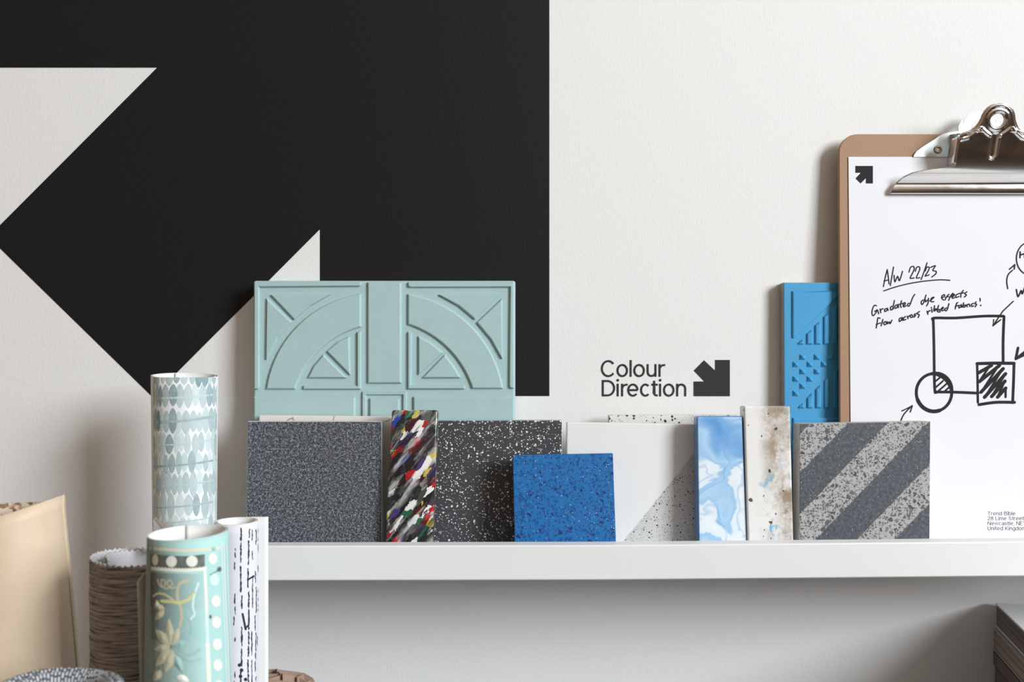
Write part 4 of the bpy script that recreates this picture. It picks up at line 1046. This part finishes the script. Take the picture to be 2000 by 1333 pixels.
for x, y in ((716, 532), (728, 700), (732, 866), (738, 1038), (742, 1200), (748, 1365)): ink.disc(z2b([(x, y)])[0], 36 / 4.003, 18, 46 / 4.003, LB if y < 600 else CW)
ink.stroke(z2b([(640, 450), (650, 640), (655, 800)]), 6.0, False, False, CW); ink.stroke(z2b([(655, 800), (662, 1030)]), 6.0, False, False, LB); ink.stroke(z2b([(662, 1030), (672, 1290), (675, 1400)]), 8.2, False, False, CW)
for x in (782, 800, 822): ink.stroke(z2b([(x - 12, 240), (x, 620), (x + 18, 1010), (x + 32, 1400)]), 2.2, False, False, LB if x != 800 else CW)
ink.build('border_print', fb(0.00013), M['cream'], turq)
ink = Ink()                                          # scrolls and leaf sprays
for pts, w, col in (([(520, 540), (450, 560), (425, 620), (430, 690), (455, 760), (460, 830), (445, 890)], 6.5, OL), ([(300, 700), (380, 705), (440, 712), (510, 690), (565, 635)], 6.5, YL), ([(240, 660), (280, 640), (340, 655), (400, 700)], 4, YL),
                    ([(270, 530), (290, 580), (320, 590), (330, 545), (300, 535), (310, 590), (350, 600), (385, 570), (370, 535), (345, 560), (380, 600), (410, 590)], 3.2, OL), ([(590, 560), (560, 650), (545, 740), (560, 800), (530, 840)], 4, LB),
                    ([(380, 1060), (330, 1100), (270, 1160)], 2.2, DKG), ([(380, 1060), (360, 950), (365, 860)], 2.2, DKG), ([(470, 800), (530, 860), (530, 960)], 2.5, GR), ([(430, 1060), (520, 1120), (600, 1080)], 4.5, GR), ([(440, 1110), (530, 1170), (610, 1150)], 4, GR)):
    ink.stroke(z2b(pts), w, True, True, col)
def leaf(p0, p1, w, col):
    a = Vector(p0); b_ = Vector(p1); d = b_ - a; nrm = Vector((-d.y, d.x)).normalized()
    up = []; dn = []
    for i in range(9):
        t = i / 8; ww = 1.25 * w * math.sin(math.pi * t) ** 0.8 * (1.25 - 0.5 * t); q_ = a + d * t
        up.append(tuple(q_ + nrm * ww)); dn.append(tuple(q_ - nrm * ww))
    ink.fan(z2b(up + dn[::-1]), col)
for p0, p1, w, col in (((375, 1050), (358, 830), 26, OL), ((385, 1050), (440, 900), 26, OL), ((370, 1050), (255, 920), 30, OL), ((375, 1060), (240, 1080), 24, OL), ((375, 1075), (255, 1210), 30, OL), ((390, 1080), (330, 1260), 34, OL), ((400, 1060), (500, 1010), 22, GR),
                       ((330, 760), (240, 740), 20, OL), ((325, 765), (250, 850), 22, OL), ((270, 760), (265, 690), 16, OL), ((300, 1240), (236, 1330), 26, OL), ((405, 1120), (470, 1260), 24, GR), ((420, 1290), (520, 1330), 26, CW)):
    leaf(p0, p1, w, col)
me = (ink.disc(z2b([(755, 450)])[0], 4.5, 8, 5, DKG), ink.stroke(z2b([(680, 495), (755, 455)]), 1.6, False, False, DKG), ink.disc(z2b([(685, 822)])[0], 2.5, 8, 4, DKG), ink.disc(z2b([(710, 290)])[0], 3.5, 8, 4, GR), ink.build('leaf_print', fb(0.00018), M['cream'], turq).data)[-1]
for fi, p in enumerate(me.polygons):
    for vi in p.vertices:
        v = me.vertices[vi].co; d = Vector((v.x, v.y, 0)).normalized(); me.vertices[vi].co = v + d * (fi * 1.0e-7)
# loose outer edge of the sheet, lifted away along the left side
M['turqback'] = plain('wallpaper_edge_back', (0.55, 0.51, 0.42), 0.7, 0.2, nscale=40, namt=0.1)
of = Vector(turq.location); vs = []; fs = []
for i in range(11):
    py = 1112 + (2100 - 1112) * (i / 10) ** 1.6
    xl = 271 + 6 * min(1, (py - 1112) / 220) - (4 if i else -8)
    for k in range(5):
        t = k / 4; x = xl + (297 - xl) * t
        p = Vector(P(x, py + (0 if i else 10 * (1 - t)), rf['cy'] - 0.006 * (1 - t) + 0.001)); p.z = max(p.z, ZT + 0.0004)
        vs.append(tuple(p - of))
for i in range(10):
    for k in range(4): fs.append((i * 5 + k, i * 5 + k + 1, (i + 1) * 5 + k + 1, (i + 1) * 5 + k))
o = mesh('loose_edge', vs, fs, M['turqback'], turq, True); sd = o.modifiers.new('thickness', 'SOLIDIFY'); sd.thickness = 0.0004

# cream kraft paper roll at the left edge
rk = dict(cx=-0.279, cy=-0.165, R=0.0285); zt = P(40, 996, rk['cy'])[2]
g = G('cream_kraft_paper'); c = g.co(); k = g.noise(c, 60, 5, 0.6)
M['kraft'] = g.done(g.mix(k, (0.59, 0.455, 0.325), (0.70, 0.56, 0.415)), 0.5, 0, g.bump(g.noise(c, 150, 4), 0.25, 0.001), 0.35)
g = G('kraft_inside_print'); c = g.co(); k = g.step(g.noise(c, 350, 3), 0.45, 0.6)
M['kraftin'] = g.done(g.mix(k, (0.62, 0.5, 0.38), (0.22, 0.12, 0.06)), 0.7)
kr = setp(empty('paper_roll', (rk['cx'], rk['cy'], ZT)), 'loosely rolled cream kraft paper at the left edge of the picture', 'paper roll')
def kflare(z, a): return 0.30 * max(0, min(1, (zt - z) / 0.10)) * 1.0
def kh(s, a, x, y): return 0.0075 * max(0.0, (x / 0.0285)) ** 1.5 if y < 0.012 else -0.0005
attach(roll('sheet', rk['cx'], rk['cy'], rk['R'], zt, 1.35, 0.0005, [M['kraft'], M['kraftin'], M['kraft']], pitch=0.004, a0=8, circ=0.9, rows=[0, .02, .05, .1, .15, .2, .3, .4, .6, 1.0], hfun=kh, flare=kflare), kr)

# thick grey knitted fabric roll, bottom left
rg = dict(cx=-0.203, cy=-0.272, R=0.0300); zt = P(110, 1345, rg['cy'])[2]
g = G('grey_knit_fabric'); uv = g.co('UV'); su = g.sep(uv); c = g.co()
ux = g.ma('DIVIDE', su[0], 0.0019); colm = g.ma('FLOOR', ux); fx = g.ma('ABSOLUTE', g.ma('SUBTRACT', g.ma('FRACT', ux), 0.5))
par = g.ma('MULTIPLY', g.ma('FRACT', g.ma('MULTIPLY', g.ma('SINE', g.ma('MULTIPLY', colm, 12.9898)), 43758.5)), 1.0)
vy = g.ma('ADD', g.ma('DIVIDE', su[1], 0.0042), par); fy = g.ma('ABSOLUTE', g.ma('SUBTRACT', g.ma('FRACT', vy), 0.5))
dash = g.ma('MULTIPLY', g.ma('SUBTRACT', 1.0, g.step(fx, 0.24, 0.42)), g.ma('SUBTRACT', 1.0, g.step(fy, 0.30, 0.46)))
k = g.noise(c, 600, 3)
colr = g.mix(dash, g.mix(k, (0.035, 0.04, 0.05), (0.11, 0.12, 0.14)), g.mix(k, (0.35, 0.37, 0.39), (0.66, 0.68, 0.70)))
M['knit'] = g.done(colr, 0.9, 0, g.bump(dash, 0.6, 0.001), 0.15)
knit = setp(empty('knit_roll', (rg['cx'], rg['cy'], ZT)), 'thick grey and white knitted fabric roll at the bottom left corner', 'fabric roll')
# wound slab with a rounded rim
def thick_roll(name, cx, cy, R, zt, turns, th, pitch, a0, mat, nseg=96):
    prof_ = [(0, -(zt - ZT) + 0.0003), (0, -0.03), (0, -0.006)] + [(th / 2 - th / 2 * math.cos(math.pi * i / 8), -0.004 + 0.004 * math.sin(math.pi * i / 8)) for i in range(9)] + [(th, -0.006), (th, -0.03), (th, -(zt - ZT) + 0.0003)]
    cum = [0]
    for (a, b_), (c2, d2) in zip(prof_, prof_[1:]): cum.append(cum[-1] + math.hypot(c2 - a, d2 - b_))
    vs = []; uvs = []; fs = []; N = int(nseg * turns); m = len(prof_); ss = 0
    for i in range(N + 1):
        tt = turns * i / N; a = math.radians(a0 + 360 * tt); r = R - pitch * max(0, tt - 0.6); ss += 2 * math.pi * r * turns / N
        e = min(1.0, i / 5.0, (N - i) / 5.0); e = math.sqrt(max(0.02, 1 - (1 - e) ** 2))
        for (o_, z_), cu in zip(prof_, cum):
            oo = th / 2 + (o_ - th / 2) * e
            vs.append((cx + (r - oo) * math.cos(a), cy + (r - oo) * math.sin(a), zt + z_ + (0.0006 * math.sin(3 * a + 1) if z_ > -0.02 else 0))); uvs.append((ss, cu))
    for i in range(N):
        for j in range(m - 1): fs.append((i * m + j, (i + 1) * m + j, (i + 1) * m + j + 1, i * m + j + 1))
    for i in (0, N): fs.append(tuple(i * m + j for j in range(m)))
    return mesh(name, vs, fs, mat, None, True, None, uvs)
attach(thick_roll('sheet', rg['cx'], rg['cy'], rg['R'], zt, 1.55, 0.0062, 0.0085, 15, M['knit']), knit)

# pleated honeycomb kraft paper behind the streaked roll
M['honey'] = plain('brown_kraft_card', (0.36, 0.25, 0.19), 0.8, 0.2, nscale=160, namt=0.2)
hy = -0.118; ho = empty('honeycomb_packing', (P(560, 0, hy)[0], hy, ZT))
setp(ho, 'folded brown kraft honeycomb paper peeking out under the ledge', 'packing paper')
oh = Vector(ho.location)
layers = [[(440, 1313, 0), (540, 1308, 2), (541, 1309, 2), (594, 1316, 4), (612, 1326, 10), (616, 1334, 14)], [(440, 1320, -8), (550, 1317, -6), (552, 1318, -6), (580, 1322, -5), (600, 1333, 0)], [(440, 1331, -16), (520, 1327, -14), (522, 1328, -14), (600, 1336, -12)]]
for L in layers:
    pts = []
    for i, (x, y, dy) in enumerate(L):
        zig_ = 0.0025 * (1 if i % 2 else -1)
        pts.append(Vector(P(x, y, hy + dy / 1000 * 0.8 + zig_)))
    vs = []; n = len(pts)
    for p in pts: vs += [tuple(p - oh), tuple(Vector((p.x, p.y, ZT + 0.0005)) - oh)]
    o = mesh('pleat', vs, [(2 * i, 2 * i + 1, 2 * i + 3, 2 * i + 2) for i in range(n - 1)], M['honey'], ho)
    sd = o.modifiers.new('thickness', 'SOLIDIFY'); sd.thickness = 0.0008
# cell walls joining the pleats
for x0, y0, x1, y1, d0, d1 in ((541, 1309, 551, 1318, 2, -6), (594, 1317, 581, 1323, 4, -5), (551, 1319, 522, 1328, -6, -14), (612, 1327, 598, 1333, 10, 0)):
    a = Vector(P(x0, y0, hy + d0 / 1000 * .8)); b_ = Vector(P(x1, y1, hy + d1 / 1000 * .8)); fl = lambda p: Vector((p.x, p.y, ZT + 0.0006))
    o = mesh('cell_wall', [tuple(p - oh) for p in (a, b_, fl(b_), fl(a))], [(0, 1, 2, 3)], M['honey'], ho)
    sd = o.modifiers.new('thickness', 'SOLIDIFY'); sd.thickness = 0.0006

# ------------------------------------------------------------------ books on a box, lower right corner
yaw = math.radians(-12.8)
g = G('page_edges'); c = g.co(); k = g.noise(g.map(c, (3, 3, 900)), 1.0, 3, 0.6)
M['pages'] = g.done(g.ramp(k, [(0.38, (0.14, 0.105, 0.085)), (0.62, (0.42, 0.34, 0.27))]), 0.8, 0, g.bump(k, 0.5, 0.0006), 0.2)
M['brownpages'] = g.m
g = G('dark_page_edges'); c = g.co(); k = g.noise(g.map(c, (3, 3, 900)), 1.0, 3, 0.6)
M['dpages'] = g.done(g.ramp(k, [(0.38, (0.10, 0.075, 0.065)), (0.62, (0.25, 0.19, 0.165))]), 0.8, 0, g.bump(k, 0.5, 0.0006), 0.2)
M['coverw'] = plain('white_book_cover', (0.74, 0.75, 0.75), 0.45); M['coverg'] = plain('grey_book_cover', (0.40, 0.37, 0.35), 0.6)
M['crate'] = plain('dark_card_box', (0.16, 0.12, 0.10), 0.8, 0.2, nscale=30, namt=0.15)
cw0 = P(1944, 1178, -0.006)
def book(name, corner, W_, L_, T_, cov, page, label, ct=0.0012):
    o = setp(empty(name, corner, (0, 0, yaw)), label, 'book')
    box('page_block', 0.0006, W_ - 0.001, -L_ + 0.001, -0.0006, ct, T_ - ct, page, o)
    box('cover', 0, W_, -L_, 0, T_ - ct, T_, cov, o, 0.0003); box('cover', 0, W_, -L_, 0, 0, ct, cov, o, 0.0003)
    return o
t1, t2 = 0.0172, 0.0160
zA = cw0[2] - t1; zB = zA - t2 - 0.0002
book('sketchbook', (cw0[0], cw0[1], zA), 0.20, 0.26, t1, M['coverw'], M['dpages'], 'thick white-covered book on top of the stack in the lower right corner')
book('sketchbook', (cw0[0] - 0.0022, cw0[1] - 0.001, zB), 0.21, 0.27, t2, M['coverg'], M['pages'], 'grey-covered book with ridged page edges beneath the white-covered book')
cr = setp(empty('storage_box', (cw0[0], cw0[1], ZT + 0.0002), (0, 0, yaw)), 'dark brown box under the two stacked books', 'box')
box('body', -0.001, 0.20, -0.26, -0.002, 0, zB - ZT - 0.0115, M['crate'], cr, 0.0008)
box('lid', -0.0018, 0.2008, -0.2608, -0.0012, zB - ZT - 0.0115, zB - ZT - 0.0004, M['crate'], cr, 0.0008)
